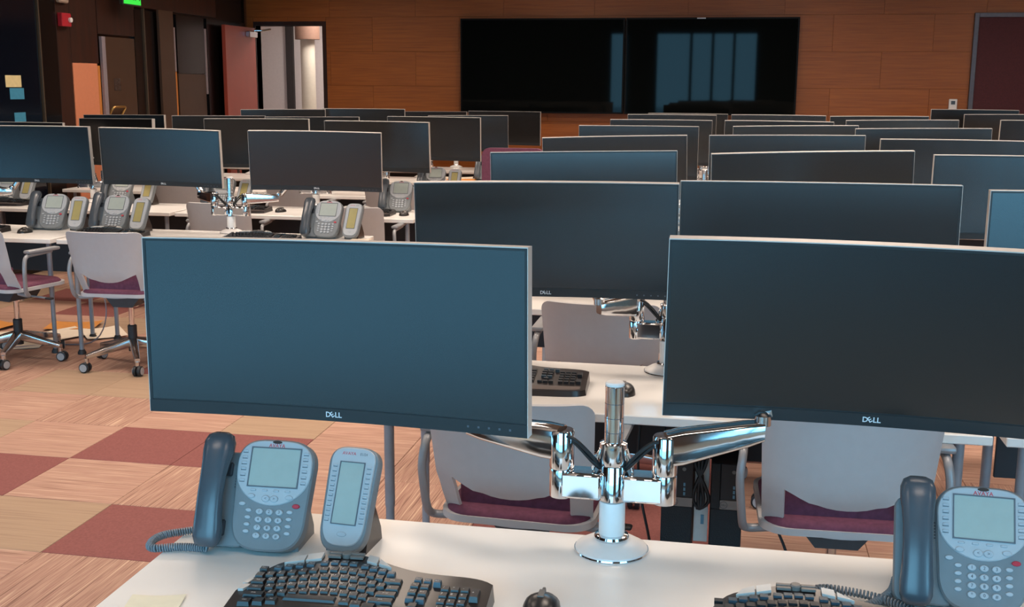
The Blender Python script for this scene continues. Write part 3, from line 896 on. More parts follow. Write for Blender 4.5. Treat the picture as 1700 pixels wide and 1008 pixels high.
PAIR = {('A', 1): ('R1L', 'R1R'), ('C', 4): ('L4B', 'L4C'), ('D', 4): (None, 'L4A')}
for k in range(2, 9):
    PAIR[('A', k)] = ('R%dL' % k, 'R%dR' % k)
    PAIR[('B', k)] = ('R%dRR' % k, 'R%dRRR' % k)
for k in range(5, 9):
    PAIR[('C', k)] = ('L%dC' % k, 'L%dD' % k)
    PAIR[('D', k)] = ('L%dA' % k, 'L%dB' % k)
first = True
for b, k, x, y in DESKS:
    pair = [p for p in PAIR.get((b, k), (None, None))]
    if not any(p in MPOS for p in pair): continue
    px = x - 0.012 if (b, k) != ('A', 2) else -0.185
    lab = 'chrome two-arm monitor stand on the %s desk of the %s' % (rowname(b, k), BANK[b])
    if first:
        st = post0; st['label'] = lab; st.location = (px, y, DH); first = False
    else:
        st = dup(post0, label=lab, loc=(px, y, DH), skip=('cross_bar', 'collar', 'arm', 'cable'))
    o = obj('cross_bar', CROSS, 'chrome', st); o = obj('collar', COLLAR, 'chrome', st)
    for s, nm in zip((-1, 1), pair):
        if nm not in MPOS: continue
        M = MPOS[nm]
        bk = M @ Vector((0, 0.075, -0.185)) - Vector((px, y, DH))      # behind the monitor's centre
        E_ = Vector((s * 0.105, -0.008, 0.215))
        T_ = Vector((s * 0.105 + (bk.x - s * 0.105) * 0.42, bk.y * 0.75 + 0.02, 0.225))
        if (b, k) == ('A', 1): T_ = Vector((-0.315, 0.075, 0.228)) if s < 0 else Vector((0.295, 0.045, 0.262))
        bm = bmnew()
        lathe(bm, [(0.0245, 0.175), (0.0255, 0.178), (0.0255, 0.252), (0.023, 0.256), (0, 0.256)], 20, (E_.x, E_.y, 0))
        swept_bar(bm, E_ + Vector((0, 0, 0.012)), T_, 0.048, 0.076, 0.044, 0.044)
        arm = obj('arm', bm, 'chrome', st, 40)
        bm = bmnew()
        lathe(bm, [(0.017, 0), (0.017, 0.02), (0.008, 0.026)], 16, (T_.x, T_.y, T_.z + 0.012))
        obj('arm_joint', bm, 'brushed_chrome', arm)
        bm = bmnew()
        tube(bm, [T_ + Vector((0, 0.02, 0.02)), (T_ + bk) / 2 + Vector((0, 0.03, 0.05)), bk + Vector((0, 0.02, 0))], 0.017, 10)
        obj('upper_link', bm, 'brushed_chrome', arm)
        bm = bmnew()
        Mi = Matrix.Translation((-px, -y, -DH)) @ M
        box(bm, (0, 0.068, -0.185), (0.12, 0.02, 0.12), 0.003, Mi)
        obj('mount_plate', bm, 'leg_metal', arm)
        if k <= 4:
            for q in range(2):
                bm = bmnew()
                e0 = E_ + Vector((s * 0.005, -0.012 + q * 0.012, 0.03))
                tube(bm, bend([e0, e0 + Vector((-s * 0.03, -0.012, 0.004 - q * 0.012)), Vector((s * 0.035, -0.02, 0.20 - q * 0.012)), Vector((s * 0.026, 0.0, 0.175))], 0.03, 5), 0.0042, 6)
                obj('cable', bm, 'black_cable', st)

# ------------------------------------------------------------------ desk telephones
TH = rad(62)


def face_frame(o=(0, 0, 0.014)):
    """(u,v,w) on the tilted face -> local xyz"""
    return Matrix(((1, 0, 0, o[0]), (0, math.cos(TH), -math.sin(TH), o[1]), (0, math.sin(TH), math.cos(TH), o[2]), (0, 0, 0, 1)))


def body_outline(hw, h, rt_, rb, n=20):
    """rounded outline: flat sides, arched top and bowl-shaped bottom"""
    out = []
    for k in range(n + 1):
        a = pi * k / n
        out.append((hw * math.copysign(abs(math.cos(a)) ** 0.55, math.cos(a)), h - rt_ + rt_ * abs(math.sin(a)) ** 0.9))
    for k in range(n + 1):
        a = pi + pi * k / n
        out.append((hw * 0.94 * math.copysign(abs(math.cos(a)) ** 0.6, math.cos(a)), rb - rb * abs(math.sin(a)) ** 0.85))
    return out


def make_phone(full):
    t = thing('desk_phone', 'p', 'phone', (0, 0, 0), 0, 'desk telephones')
    A = face_frame()
    bm = bmnew(); prism(bm, body_outline(0.088, 0.243, 0.055, 0.075), -0.028, 0.004, A, 0.004); obj('body', bm, 'phone_dark', t)
    # foot / wedge behind
    bm = bmnew()
    S = Matrix(((0, 0, 1, 0), (1, 0, 0, 0), (0, 1, 0, 0), (0, 0, 0, 1)))
    prism(bm, [(0.042, 0.0), (0.15, 0.0), (0.15, 0.02), (0.09, 0.155), (0.05, 0.06)], -0.14, 0.062, S); obj('foot', bm, 'phone_dark', t)
    # cradle plate on the left
    bm = bmnew(); prism(bm, rrect(-0.163, -0.05, 0.006, 0.212, 0.018), -0.03, -0.006, A, 0.003); obj('cradle', bm, 'phone_dark', t)
    bm = bmnew(); box(bm, (-0.112, 0.172, -0.002), (0.03, 0.03, 0.010), 0.003, A); box(bm, (-0.112, 0.045, -0.002), (0.03, 0.035, 0.010), 0.003, A)
    for q in range(12): box(bm, (-0.088 + 0.006 * (q % 2), 0.135 + 0.006 * (q // 2), -0.0065), (0.003, 0.003, 0.002), 0, A)
    obj('speaker_grille', bm, 'dark_print', t)['kind'] = 'stuff'
    # light face plate with a bowl-shaped lower edge
    top = [(u * 0.965, v - 0.003) for u, v in body_outline(0.088, 0.243, 0.055, 0.075)[:21]]
    low = [(0.0845 * math.cos(pi + pi * k / 24), 0.170 + 0.072 * math.sin(pi + pi * k / 24)) for k in range(25)]
    bm = bmnew(); prism(bm, top + low, 0.002, 0.0075, A, 0.002); plate = obj('face_plate', bm, 'phone_light', t)
    bm = bmnew(); prism(bm, rrect(-0.054, 0.056, 0.139, 0.222, 0.004), 0.006, 0.0085, A); obj('screen', bm, 'phone_lcd', plate)
    bm = bmnew()
    for a, b in (((-0.0565, 0.1365), (0.0585, 0.139)), ((-0.0565, 0.222), (0.0585, 0.2245)), ((-0.0565, 0.139), (-0.054, 0.222)), ((0.056, 0.139), (0.0585, 0.222))):
        box(bm, ((a[0] + b[0]) / 2, (a[1] + b[1]) / 2, 0.0085), (b[0] - a[0], b[1] - a[1], 0.003), 0, A)
    obj('screen_frame', bm, 'grey_print', plate)
    bm = bmnew(); prism(bm, oval(0.0, 0.2365, 0.011, 0.0035), 0.004, 0.009, A); obj('message_lamp', bm, 'stand_brown', plate)
    bm = bmnew(); text_into(bm, 'AVAYA', 0.0115, A @ Matrix.Translation((0, 0.2285, 0.0079)), 0, 'CENTER', 0.01); obj('logo', flat(bm), 'red_print', plate)

    keys = []                      # (name, outline, material, w)
    for q in range(6):
        v = 0.150 + 0.0128 * q
        for s in (-1, 1):
            keys.append(('line_key', rrect(s * 0.0695 - 0.0065, s * 0.0695 + 0.0065, v - 0.003, v + 0.003, 0.0025, 2), 'phone_key', 0.0092))
    for q in range(4):
        keys.append(('soft_key', rrect(-0.047 + q * 0.026, -0.034 + q * 0.026, 0.1275, 0.132, 0.002, 2), 'phone_key', 0.0095))
    keys.append(('menu_key', oval(-0.043, 0.1165, 0.0085, 0.0052), 'phone_key', 0.0105))
    keys.append(('menu_key', oval(0.043, 0.1165, 0.0085, 0.0052), 'phone_key', 0.0105))
    keys.append(('arrow_key', oval(-0.0095, 0.112, 0.009, 0.0075), 'phone_key', 0.011))
    keys.append(('arrow_key', oval(0.0095, 0.112, 0.009, 0.0075), 'phone_key', 0.011))
    dial = [(c * 0.0225 - 0.0225 + 0.002, 0.084 - r * 0.0172) for r in range(4) for c in range(3)]
    for u, v in dial: keys.append(('dial_key', oval(u, v, 0.0083, 0.0065), 'phone_key', 0.0085))
    for q in range(4):
        v = 0.086 - q * 0.0152
        keys.append(('side_key', oval(-0.0455, v, 0.007, 0.0042), 'phone_key', 0.0075))
        keys.append(('side_key', oval(0.0475, v, 0.007, 0.0042), 'phone_key', 0.0075))
    keys.append(('side_key', oval(-0.062, 0.099, 0.0078, 0.0045), 'phone_key', 0.0075))
    keys.append(('red_key', oval(0.060, 0.099, 0.0085, 0.005), 'red_key', 0.0085))
    if full:
        for nm, ol, mt, wv in keys:
            bm = bmnew(); prism(bm, ol, 0.003, wv, A, 0.0012); obj(nm, bm, mt, t)
        bm = bmnew()
        for (u, v), s in zip(dial, '123456789*0#'): text_into(bm, s, 0.009, A @ Matrix.Translation((u, v, 0.0089)))
        for u, s in ((-0.0095, '<'), (0.0095, '>')): text_into(bm, s, 0.009, A @ Matrix.Translation((u, 0.112, 0.0114)))
        obj('key_print', flat(bm), 'dark_print', t)['kind'] = 'stuff'
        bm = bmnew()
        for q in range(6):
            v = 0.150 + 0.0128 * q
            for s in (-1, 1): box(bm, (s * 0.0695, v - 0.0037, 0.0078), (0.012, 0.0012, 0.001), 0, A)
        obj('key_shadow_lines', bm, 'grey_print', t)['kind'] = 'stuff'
    else:
        bm = bmnew()
        for nm, ol, mt, wv in keys:
            if mt == 'phone_key': prism(bm, ol, 0.003, wv, A)
        obj('keypad', bm, 'phone_key', t)['kind'] = 'stuff'
        bm = bmnew(); prism(bm, keys[-1][1], 0.003, 0.0085, A); obj('red_key', bm, 'red_key', t)
    # handset: lofted bar, thick ear and mouth ends
    bm = bmnew()
    secs = [(0.000, 0.030, 0.012, 0.030), (0.006, 0.046, 0.026, 0.030), (0.020, 0.055, 0.038, 0.031), (0.045, 0.056, 0.040, 0.034), (0.070, 0.052, 0.034, 0.041), (0.110, 0.050, 0.030, 0.047),
            (0.150, 0.050, 0.031, 0.046), (0.180, 0.054, 0.038, 0.041), (0.205, 0.060, 0.046, 0.036), (0.228, 0.060, 0.046, 0.033), (0.243, 0.050, 0.034, 0.031), (0.250, 0.028, 0.012, 0.030)]
    rings = []
    for v, wd, tk, wc in secs:
        ring = []
        for k in range(16):
            a = 2 * pi * k / 16
            ring.append(bm.verts.new(A @ Vector((-0.124 + wd / 2 * 1.12 * math.copysign(abs(math.cos(a)) ** 0.7, math.cos(a)), v, wc - 0.008 + tk / 2 * math.copysign(abs(math.sin(a)) ** 0.7, math.sin(a))))))
        rings.append(ring)
    for p, q in zip(rings, rings[1:]):
        for k in range(16): bm.faces.new((p[k], p[(k + 1) % 16], q[(k + 1) % 16], q[k]))
    bm.faces.new(rings[0][::-1]); bm.faces.new(rings[-1])
    obj('handset', bm, 'handset', t, 60)
    return t


def coil(bm, pts, turns, rc=0.0072, rw=0.0024, seg=9):
    pts = [Vector(p) for p in bend(pts, 0.04, 6)]
    L = [0]
    for a, b in zip(pts, pts[1:]): L.append(L[-1] + (b - a).length)

    def at(s):
        s *= L[-1]
        for i in range(len(pts) - 1):
            if s <= L[i + 1] or i == len(pts) - 2:
                t = (s - L[i]) / max(1e-9, L[i + 1] - L[i])
                return pts[i].lerp(pts[i + 1], t), (pts[i + 1] - pts[i]).normalized()
    out = []
    N = turns * seg
    for k in range(N + 1):
        p, tg = at(k / N)
        n1 = Vector((0, 0, 1)) - tg * tg.z
        n1 = n1.normalized() if n1.length > 0.1 else Vector((1, 0, 0))
        n2 = tg.cross(n1)
        a = 2 * pi * k / seg
        out.append(p + (n1 * math.cos(a) + n2 * math.sin(a)) * rc)
    tube(bm, out, rw, 5)


def make_module(full):
    t = thing('phone_expansion_module', 'p', 'phone module', (0, 0, 0), 0, 'phone expansion modules')
    A = face_frame((0, 0, 0.012))
    bm = bmnew(); prism(bm, body_outline(0.057, 0.228, 0.038, 0.06), -0.024, 0.003, A, 0.003); obj('body', bm, 'phone_dark', t)
    bm = bmnew(); prism(bm, body_outline(0.0505, 0.212, 0.03, 0.055), 0.001, 0.007, A @ Matrix.Translation((0, 0.013, 0)), 0.002); plate = obj('face_plate', bm, 'phone_light', t)
    bm = bmnew(); prism(bm, rrect(-0.027, 0.027, 0.060, 0.192, 0.003), 0.005, 0.008, A); obj('screen', bm, 'phone_lcd' if full else 'module_lcd', plate)
    bm = bmnew()
    for a, b in (((-0.029, 0.058), (0.029, 0.060)), ((-0.029, 0.192), (0.029, 0.194)), ((-0.029, 0.060), (-0.027, 0.192)), ((0.027, 0.060), (0.029, 0.192))):
        box(bm, ((a[0] + b[0]) / 2, (a[1] + b[1]) / 2, 0.008), (b[0] - a[0], b[1] - a[1], 0.003), 0, A)
    obj('screen_frame', bm, 'grey_print', plate)
    bm = bmnew(); text_into(bm, 'AVAYA', 0.010, A @ Matrix.Translation((-0.012, 0.2115, 0.0075))); obj('logo', flat(bm), 'red_print', plate)
    bm = bmnew(); text_into(bm, 'EU24', 0.008, A @ Matrix.Translation((0.022, 0.2115, 0.0075))); obj('model_print', flat(bm), 'grey_print', plate)
    ks = []
    for q in range(12):
        v = 0.0665 + q * 0.0107
        for s in (-1, 1): ks.append(('line_key', rrect(s * 0.0395 - 0.0055, s * 0.0395 + 0.0055, v - 0.0026, v + 0.0026, 0.002, 2)))
    ks.append(('page_key', oval(0, 0.038, 0.011, 0.0055)))
    if full:
        for nm, ol in ks:
            bm = bmnew(); prism(bm, ol, 0.003, 0.0088, A, 0.001); obj(nm, bm, 'phone_key', t)
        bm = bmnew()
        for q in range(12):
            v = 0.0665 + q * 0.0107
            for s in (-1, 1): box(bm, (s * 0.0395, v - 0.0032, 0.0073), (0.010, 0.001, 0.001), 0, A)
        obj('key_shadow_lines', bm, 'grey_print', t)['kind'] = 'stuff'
    else:
        bm = bmnew()
        for nm, ol in ks: prism(bm, ol, 0.003, 0.0085, A)
        obj('keypad', bm, 'phone_key', t)['kind'] = 'stuff'
    bm = bmnew()
    S = Matrix(((0, 0, 1, 0), (1, 0, 0, 0), (0, 1, 0, 0), (0, 0, 0, 1)))
    prism(bm, [(0.03, 0.0), (0.125, 0.0), (0.120, 0.03), (0.075, 0.115), (0.05, 0.07)], -0.045, 0.048, S); obj('stand', bm, 'stand_brown', t)
    return t


ph_full = make_phone(True)
ph_full.location = (-0.898, 2.045, DH); ph_full.scale = (0.94, 0.94, 0.94); ph_full.rotation_euler = (0, 0, rad(2))
ph_full['label'] = 'grey desk phone with handset at the left end of the front desk'
bm = bmnew()
coil(bm, [(-0.13, 0.0, 0.012), (-0.20, 0.005, 0.010), (-0.262, -0.02, 0.008), (-0.275, 0.06, 0.008), (-0.19, 0.10, 0.012), (-0.15, 0.12, 0.02)], 62)
obj('coiled_cord', bm, 'cord', ph_full)
bm = bmnew(); tube(bm, bend([(-0.122, -0.012, 0.03), (-0.125, -0.02, 0.01), (-0.13, 0.0, 0.012)], 0.01), 0.002, 6); obj('cord_end', bm, 'cord', ph_full)
p2 = dup(ph_full, label='grey desk phone with handset at the right end of the front desk', loc=(0.478, 2.045, DH), rz=rad(-3), skip=('coiled_cord',))
bm = bmnew()
coil(bm, [(-0.125, -0.02, 0.012), (-0.19, 0.03, 0.012), (-0.30, 0.055, 0.010), (-0.335, 0.0, 0.010), (-0.22, -0.03, 0.010), (-0.16, 0.06, 0.010), (-0.15, 0.11, 0.02)], 70)
obj('coiled_cord', bm, 'cord', p2)
mod_full = make_module(True)
mod_full.location = (-0.748, 2.075, DH); mod_full.scale = (0.95, 0.95, 0.95); mod_full.rotation_euler = (0, 0, rad(-4))
mod_full['label'] = 'grey key module with tall screen beside the front desk phone'

ph_far, mod_far = make_phone(False), make_module(False)
FAR = [  # desk phrase, phone x,y, module x,y
    ('at the right end of the wall-side front desk in the left bank', -4.32, 6.66, -4.16, 6.68),
    ('at the left end of the aisle-side front desk in the left bank', -3.895, 6.68, -3.735, 6.69),
    ('at the right end of the aisle-side front desk in the left bank', -2.455, 6.66, -2.30, 6.68),
    ('at the left end of the wall-side second desk in the left bank', -5.72, 8.22, -5.55, 8.23),
    ('at the right end of the wall-side second desk in the left bank', -4.72, 8.22, -4.50, 8.23),
    ('at the left end of the aisle-side second desk in the left bank', -3.86, 8.20, -3.69, 8.21),
    ('at the right end of the aisle-side second desk in the left bank', -2.43, 8.20, None, None),
    ('at the left end of the aisle-side third desk in the left bank', -3.72, 9.72, -3.55, 9.73),
    ('at the right end of the aisle-side third desk in the left bank', -2.56, 9.72, -2.39, 9.73),
    ('at the right end of the aisle-side fourth desk in the left bank', -2.38, 11.22, None, None),
    ('behind the big monitors on the second desk of the right bank', -0.93, 3.60, -0.755, 3.61),
]
for i, (phr, x, y, mx, my) in enumerate(FAR):
    lp = 'grey desk phone ' + phr; lm = 'key module ' + phr.replace('of the right bank', '')
    a = rt.uniform(-5, 5)
    if i == 0:
        ph_far.location = (x, y, DH); ph_far['label'] = lp; ph_far.rotation_euler = (0, 0, rad(a))
        mod_far.location = (mx, my, DH); mod_far['label'] = lm; mod_far.rotation_euler = (0, 0, rad(a))
    else:
        dup(ph_far, label=lp, loc=(x, y, DH), rz=rad(a))
        if mx is not None: dup(mod_far, label=lm, loc=(mx, my, DH), rz=rad(a - 2))

# ------------------------------------------------------------------ keyboards


def wave(x):
    return 0.052 * math.exp(-((x + 0.062) / 0.105) ** 2)


def make_keyboard(full):
    t = thing('wave_keyboard', 'k', 'keyboard', (0, 0, 0), 0, 'black wave keyboards')
    n = 40
    H = 0.237
    top, bot = [], []
    for i in range(n + 1):
        x = -H + 2 * H * i / n
        e = 1 - (abs(x) / H) ** 10 * 0.22
        ef = max(0.0, (-x - 0.17) / 0.067)
        top.append((x, 0.086 * e + wave(x) - 0.07 * ef * ef))
        bot.append((x, -0.112 * e - 0.4 * wave(x) * 0.4))
    bm = bmnew()
    ring_lo, ring_hi = [], []
    outl = top[::-1] + bot
    for (x, y) in outl:
        ring_lo.append(bm.verts.new((x, y, 0.0)))
    hz = lambda x, y: 0.016 + 0.021 * max(0.0, (y + 0.07) / 0.2)
    for (x, y) in outl: ring_hi.append(bm.verts.new((x * 0.988, y * 0.975, hz(x, y))))
    m_ = len(outl)
    for k in range(m_): bm.faces.new((ring_lo[k], ring_lo[(k + 1) % m_], ring_hi[(k + 1) % m_], ring_hi[k]))
    for i in range(n):
        # deck strips between top edge (reversed) and bottom edge
        a, b = ring_hi[n - i], ring_hi[n - i - 1]
        c, d_ = ring_hi[n + 1 + i], ring_hi[n + 1 + i + 1]
        bm.faces.new((a, b, d_, c))
    bm.faces.new(ring_lo)
    obj('body', bm, 'keyboard_body', t)
    bm = bmnew()
    pr = [(x * 0.97, -0.062 - 0.10 * wave(x)) for x, y in top[1:-1]][::-1] + [(x * 0.97, y * 0.95) for x, y in bot[1:-1]]
    prism(bm, pr, 0.012, 0.0195, None, 0.002); obj('palm_rest', bm, 'palm_rest', t)
    U = 0.0188
    keys = []      # x, y, w, h, mat, legend

    def key(x, y, w_, h_=0.0165, mt='key_black', s=''):
        keys.append((x, y, w_, h_, mt, s))
    x0 = -0.213
    rows = [
        (0.052, 0.013, [(1.0, 'Esc'), (0.35, None)] + [(1, 'F%d' % q) for q in (1, 2, 3, 4)] + [(0.3, None)] + [(1, 'F%d' % q) for q in (5, 6, 7, 8)] + [(0.3, None)] + [(1, 'F%d' % q) for q in (9, 10, 11, 12)]),
        (0.033, 0.0165, [(1, s) for s in '`1234567890-='] + [(2, 'Bksp')]),
        (0.0142, 0.0165, [(1.5, 'Tab')] + [(1, s) for s in 'QWERTYUIOP[]'] + [(1.5, '\\')]),
        (-0.0046, 0.0165, [(1.75, 'Caps')] + [(1, s) for s in "ASDFGHJKL;'"] + [(2.25, 'Enter')]),
        (-0.0234, 0.0165, [(2.25, 'Shift')] + [(1, s) for s in 'ZXCVBNM,./'] + [(2.75, 'Shift')]),
        (-0.0430, 0.018, [(1.4, 'Ctrl'), (1.2, ''), (1.2, 'Alt'), (5.8, ''), (1.2, 'Alt'), (1.2, 'Fn'), (1.4, ''), (1.6, 'Ctrl')]),
    ]
    for y, h_, ks in rows:
        x = x0
        for wd, s in ks:
            if s is not None: key(x + wd * U / 2, y, wd * U - 0.0028, h_, 'key_blue' if s.startswith('F') and len(s) > 1 and s != 'Fn' else 'key_black', s)
            x += wd * U
    nx = 0.086
    for q, s in enumerate(('Prt', 'Scr', 'Brk')): key(nx + 0.01 + q * 0.0185, 0.050, 0.0145, 0.0135, 'key_blue', s)
    for r, y in enumerate((0.033, 0.0142)):
        for q in range(2): key(nx + 0.008 + q * 0.0195, y, 0.0165, 0.0165, 'key_black', (('Ins', 'Home'), ('Del', 'End'))[r][q])
    key(nx + 0.008, -0.0046, 0.0165, 0.011, 'key_blue'); key(nx + 0.0275, -0.0046, 0.0165, 0.011, 'key_blue')
    key(nx + 0.018, -0.0234, 0.0165); 
    for q in range(3): key(nx + q * 0.018, -0.043, 0.0155)
    npx = 0.152
    for r, (y, ss) in enumerate(((0.033, '/*-'), (0.0142, '789'), (-0.0046, '456'), (-0.0234, '123'), (-0.043, '0.,'))):
        for q in range(3): key(npx + q * 0.0185, y, 0.0157, 0.0165, 'key_black', ss[q])
    key(npx + 0.0565, 0.0236, 0.0165, 0.034, 'key_black', '+'); key(npx + 0.0565, -0.0335, 0.0165, 0.034, 'key_black', 'Ent')
    place = lambda x, y: (x, y + (wave(x) * (0.55 + 0.45 * (y + 0.05) / 0.12)), 0.0178 + 0.0125 * max(0, (y + 0.06) / 0.12))
    sh = {}

    def keymesh(w_, h_, mt, hgt=0.0085):
        kk = (round(w_, 4), round(h_, 4), mt, hgt)
        if kk not in sh:
            bm = bmnew()
            lo = [bm.verts.new((sx * w_ / 2, sy * h_ / 2, 0)) for sx, sy in ((-1, -1), (1, -1), (1, 1), (-1, 1))]
            hi = [bm.verts.new((sx * w_ / 2 * 0.86, sy * h_ / 2 * 0.82 + 0.0006, hgt)) for sx, sy in ((-1, -1), (1, -1), (1, 1), (-1, 1))]
            for q in range(4): bm.faces.new((lo[q], lo[(q + 1) % 4], hi[(q + 1) % 4], hi[q]))
            bm.faces.new(hi)
            me = finish(bm, 0); me.materials.append(MATS[mt]); sh[kk] = me
        return sh[kk]
    if full:
        lb = bmnew()
        for x, y, w_, h_, mt, s in keys:
            p = place(x, y)
            o = bpy.data.objects.new('key', keymesh(w_, h_, mt)); COL.objects.link(o); o.location = p; o.parent = t
            if s:
                text_into(lb, s, 0.0085 if len(s) == 1 else 0.005, Matrix.Translation((p[0] - w_ * 0.2 if len(s) == 1 else p[0] - 0.001, p[1] + 0.001, p[2] + 0.0089)))
        obj('key_legends', flat(lb), 'key_print', t)['kind'] = 'stuff'
    else:
        for mt in ('key_black', 'key_blue'):
            bm = bmnew()
            for x, y, w_, h_, m2, s in keys:
                if m2 != mt: continue
                p = place(x, y); box(bm, (p[0], p[1], p[2] + 0.004), (w_ * 0.92, h_ * 0.9, 0.009))
            o = obj('keys' if mt == 'key_black' else 'blue_keys', bm, mt, t, 0); o['kind'] = 'stuff'
    # media strip along the raised rear edge
    for q, (u0, u1) in enumerate(((-0.172, -0.138), (-0.135, -0.108), (-0.018, 0.004), (0.008, 0.036))):
        bm = bmnew()
        pts = [(u0, 0.063 + wave(u0) * 0.98), (u1, 0.063 + wave(u1) * 0.98), (u1, 0.082 + wave(u1) * 0.98), (u0 + (0.012 if q == 0 else 0), 0.081 + wave(u0) * 0.98)]
        if q == 3: pts = [(u0, 0.064 + wave(u0)), (u1, 0.064 + wave(u1)), (u1 - 0.01, 0.074 + wave(u1)), (u0, 0.078 + wave(u0))]
        prism(bm, pts, 0.026, 0.0415)
        for v in bm.verts:
            if v.co.z > 0.03: v.co.z += 0.15 * (v.co.y - 0.072 - wave(v.co.x))
        obj('media_key', bm, 'key_silver', t, 0)
    bm = bmnew()
    for (cx, dy) in ((-0.085, 0.004), (-0.085, -0.005), (-0.041, 0.004), (-0.041, -0.005)):
        box(bm, (cx, 0.0715 + wave(cx) + dy, 0.0405 + dy * 0.15), (0.026, 0.0075, 0.005), 0.0008)
    obj('play_keys', bm, 'mouse_grey', t)
    bm = bmnew(); prism(bm, oval(-0.063, 0.0725 + wave(-0.063), 0.0105, 0.0095), 0.026, 0.045, None, 0.002); obj('dial_key', bm, 'mouse_grey', t)
    for q, (yy) in enumerate((0.03, 0.008)):
        bm = bmnew(); prism(bm, [(-0.229, yy - 0.009), (-0.219, yy - 0.009), (-0.214 + 0.004 * q, yy + 0.009), (-0.222 - 0.003 * q, yy + 0.009)], 0.016, 0.0285); obj('side_key', bm, 'key_silver', t, 0)
    return t


kb = make_keyboard(True)
kb.location = (-0.632, 1.850, DH); kb.scale = (1.0, 1.18, 1.12); kb.rotation_euler = (0, 0, rad(3))
kb['label'] = 'black wave-shaped keyboard in front of the phones on the front desk'
kb2 = make_keyboard(False)
KBS = [('black wave-shaped keyboard at the bottom right edge of the front desk', 0.215, 1.885, 2),
       ('black wave-shaped keyboard under the dark monitor on the second desk', -0.655, 3.49, 3),
       ('black wave-shaped keyboard at the right side of the second desk', 0.25, 3.50, 0),
       ('black wave-shaped keyboard at the far left of the left bank front desks', -4.78, 6.50, 4),
       ('black wave-shaped keyboard behind the white chair on the left bank front desk', -3.80, 6.49, 2),
       ('black wave-shaped keyboard right of the stand on the left bank front desk', -2.80, 6.50, 3),
       ('black wave-shaped keyboard on the second wall-side desk of the left bank', -5.9, 8.05, 0),
       ('black wave-shaped keyboard left of the stand on the left bank second desk', -3.62, 8.02, 2),
       ('black wave-shaped keyboard by the aisle on the left bank second desk', -2.66, 8.04, 2),
       ('black wave-shaped keyboard on the third desk row, right bank', 1.27, 5.02, 0)]
for i, (lab, x, y, a) in enumerate(KBS):
    if x < -5.85: x = -5.62
    kb2.scale = (1.0, 1.12, 1.1)
    if i == 0:
        kb2.location = (x, y, DH); kb2.rotation_euler = (0, 0, rad(a)); kb2['label'] = lab
    else:
        dup(kb2, label=lab, loc=(x, y, DH), rz=rad(a))


def make_mouse():
    t = thing('computer_mouse', 'm', 'mouse', (0, 0, 0), 0, 'black computer mice')
    bm = bmnew()
    rings = []
    for i in range(9):
        v = i / 8
        y = -0.052 + 0.104 * v
        wd = 0.034 * (1 - abs(2 * v - 1) ** 3.2 * 0.75); hh = 0.036 * (math.sin(pi * (0.12 + 0.76 * v)) ** 0.8) * (0.82 if v > 0.5 else 1)
        ring = [bm.verts.new((wd * math.cos(a), y, max(0.0, hh * math.sin(a) ** 0.8))) for a in [pi * k / 10 for k in range(11)]]
        rings.append(ring)
    for p, q in zip(rings, rings[1:]):
        for k in range(10): bm.faces.new((p[k], p[k + 1], q[k + 1], q[k]))
        bm.faces.new((p[10], p[0], q[0], q[10]))
    bm.faces.new(rings[0]); bm.faces.new(rings[-1][::-1])
    obj('body', bm, 'mouse_black', t, 60)
    bm = bmnew(); lathe(bm, [(0.008, -0.003), (0.010, -0.002), (0.010, 0.002), (0.008, 0.003)], 12, M=Matrix.Translation((0, 0.028, 0.023)) @ Matrix.Rotation(rad(90), 4, 'Y')); obj('scroll_wheel', bm, 'mouse_grey', t)
    bm = bmnew(); box(bm, (0, 0.0, 0.0345), (0.012, 0.03, 0.003), 0.001); obj('button_strip', bm, 'mouse_grey', t)
    return t


ms = make_mouse()
MICE = [('black mouse at the bottom centre edge of the front desk', -0.308, 1.922, 0), ('black mouse right of the keyboard on the second desk', -0.30, 3.46, 10),
        ('black mouse left of the first phone in the left bank front row', -4.41, 6.53, -20), ('black mouse in front of the key module on the left bank front desk', -3.68, 6.52, 30),
        ('black mouse right of the stand on the left bank second desk', -3.30, 8.05, -15), ('black mouse below the aisle phone on the left bank second desk', -2.34, 8.04, 0),
        ('black mouse on the second wall-side desk near the left edge', -5.36, 8.12, 0)]
for i, (lab, x, y, a) in enumerate(MICE):
    if i == 0: ms.location = (x, y, DH); ms['label'] = lab
    else: dup(ms, label=lab, loc=(x, y, DH), rz=rad(a))

# ------------------------------------------------------------------ chairs


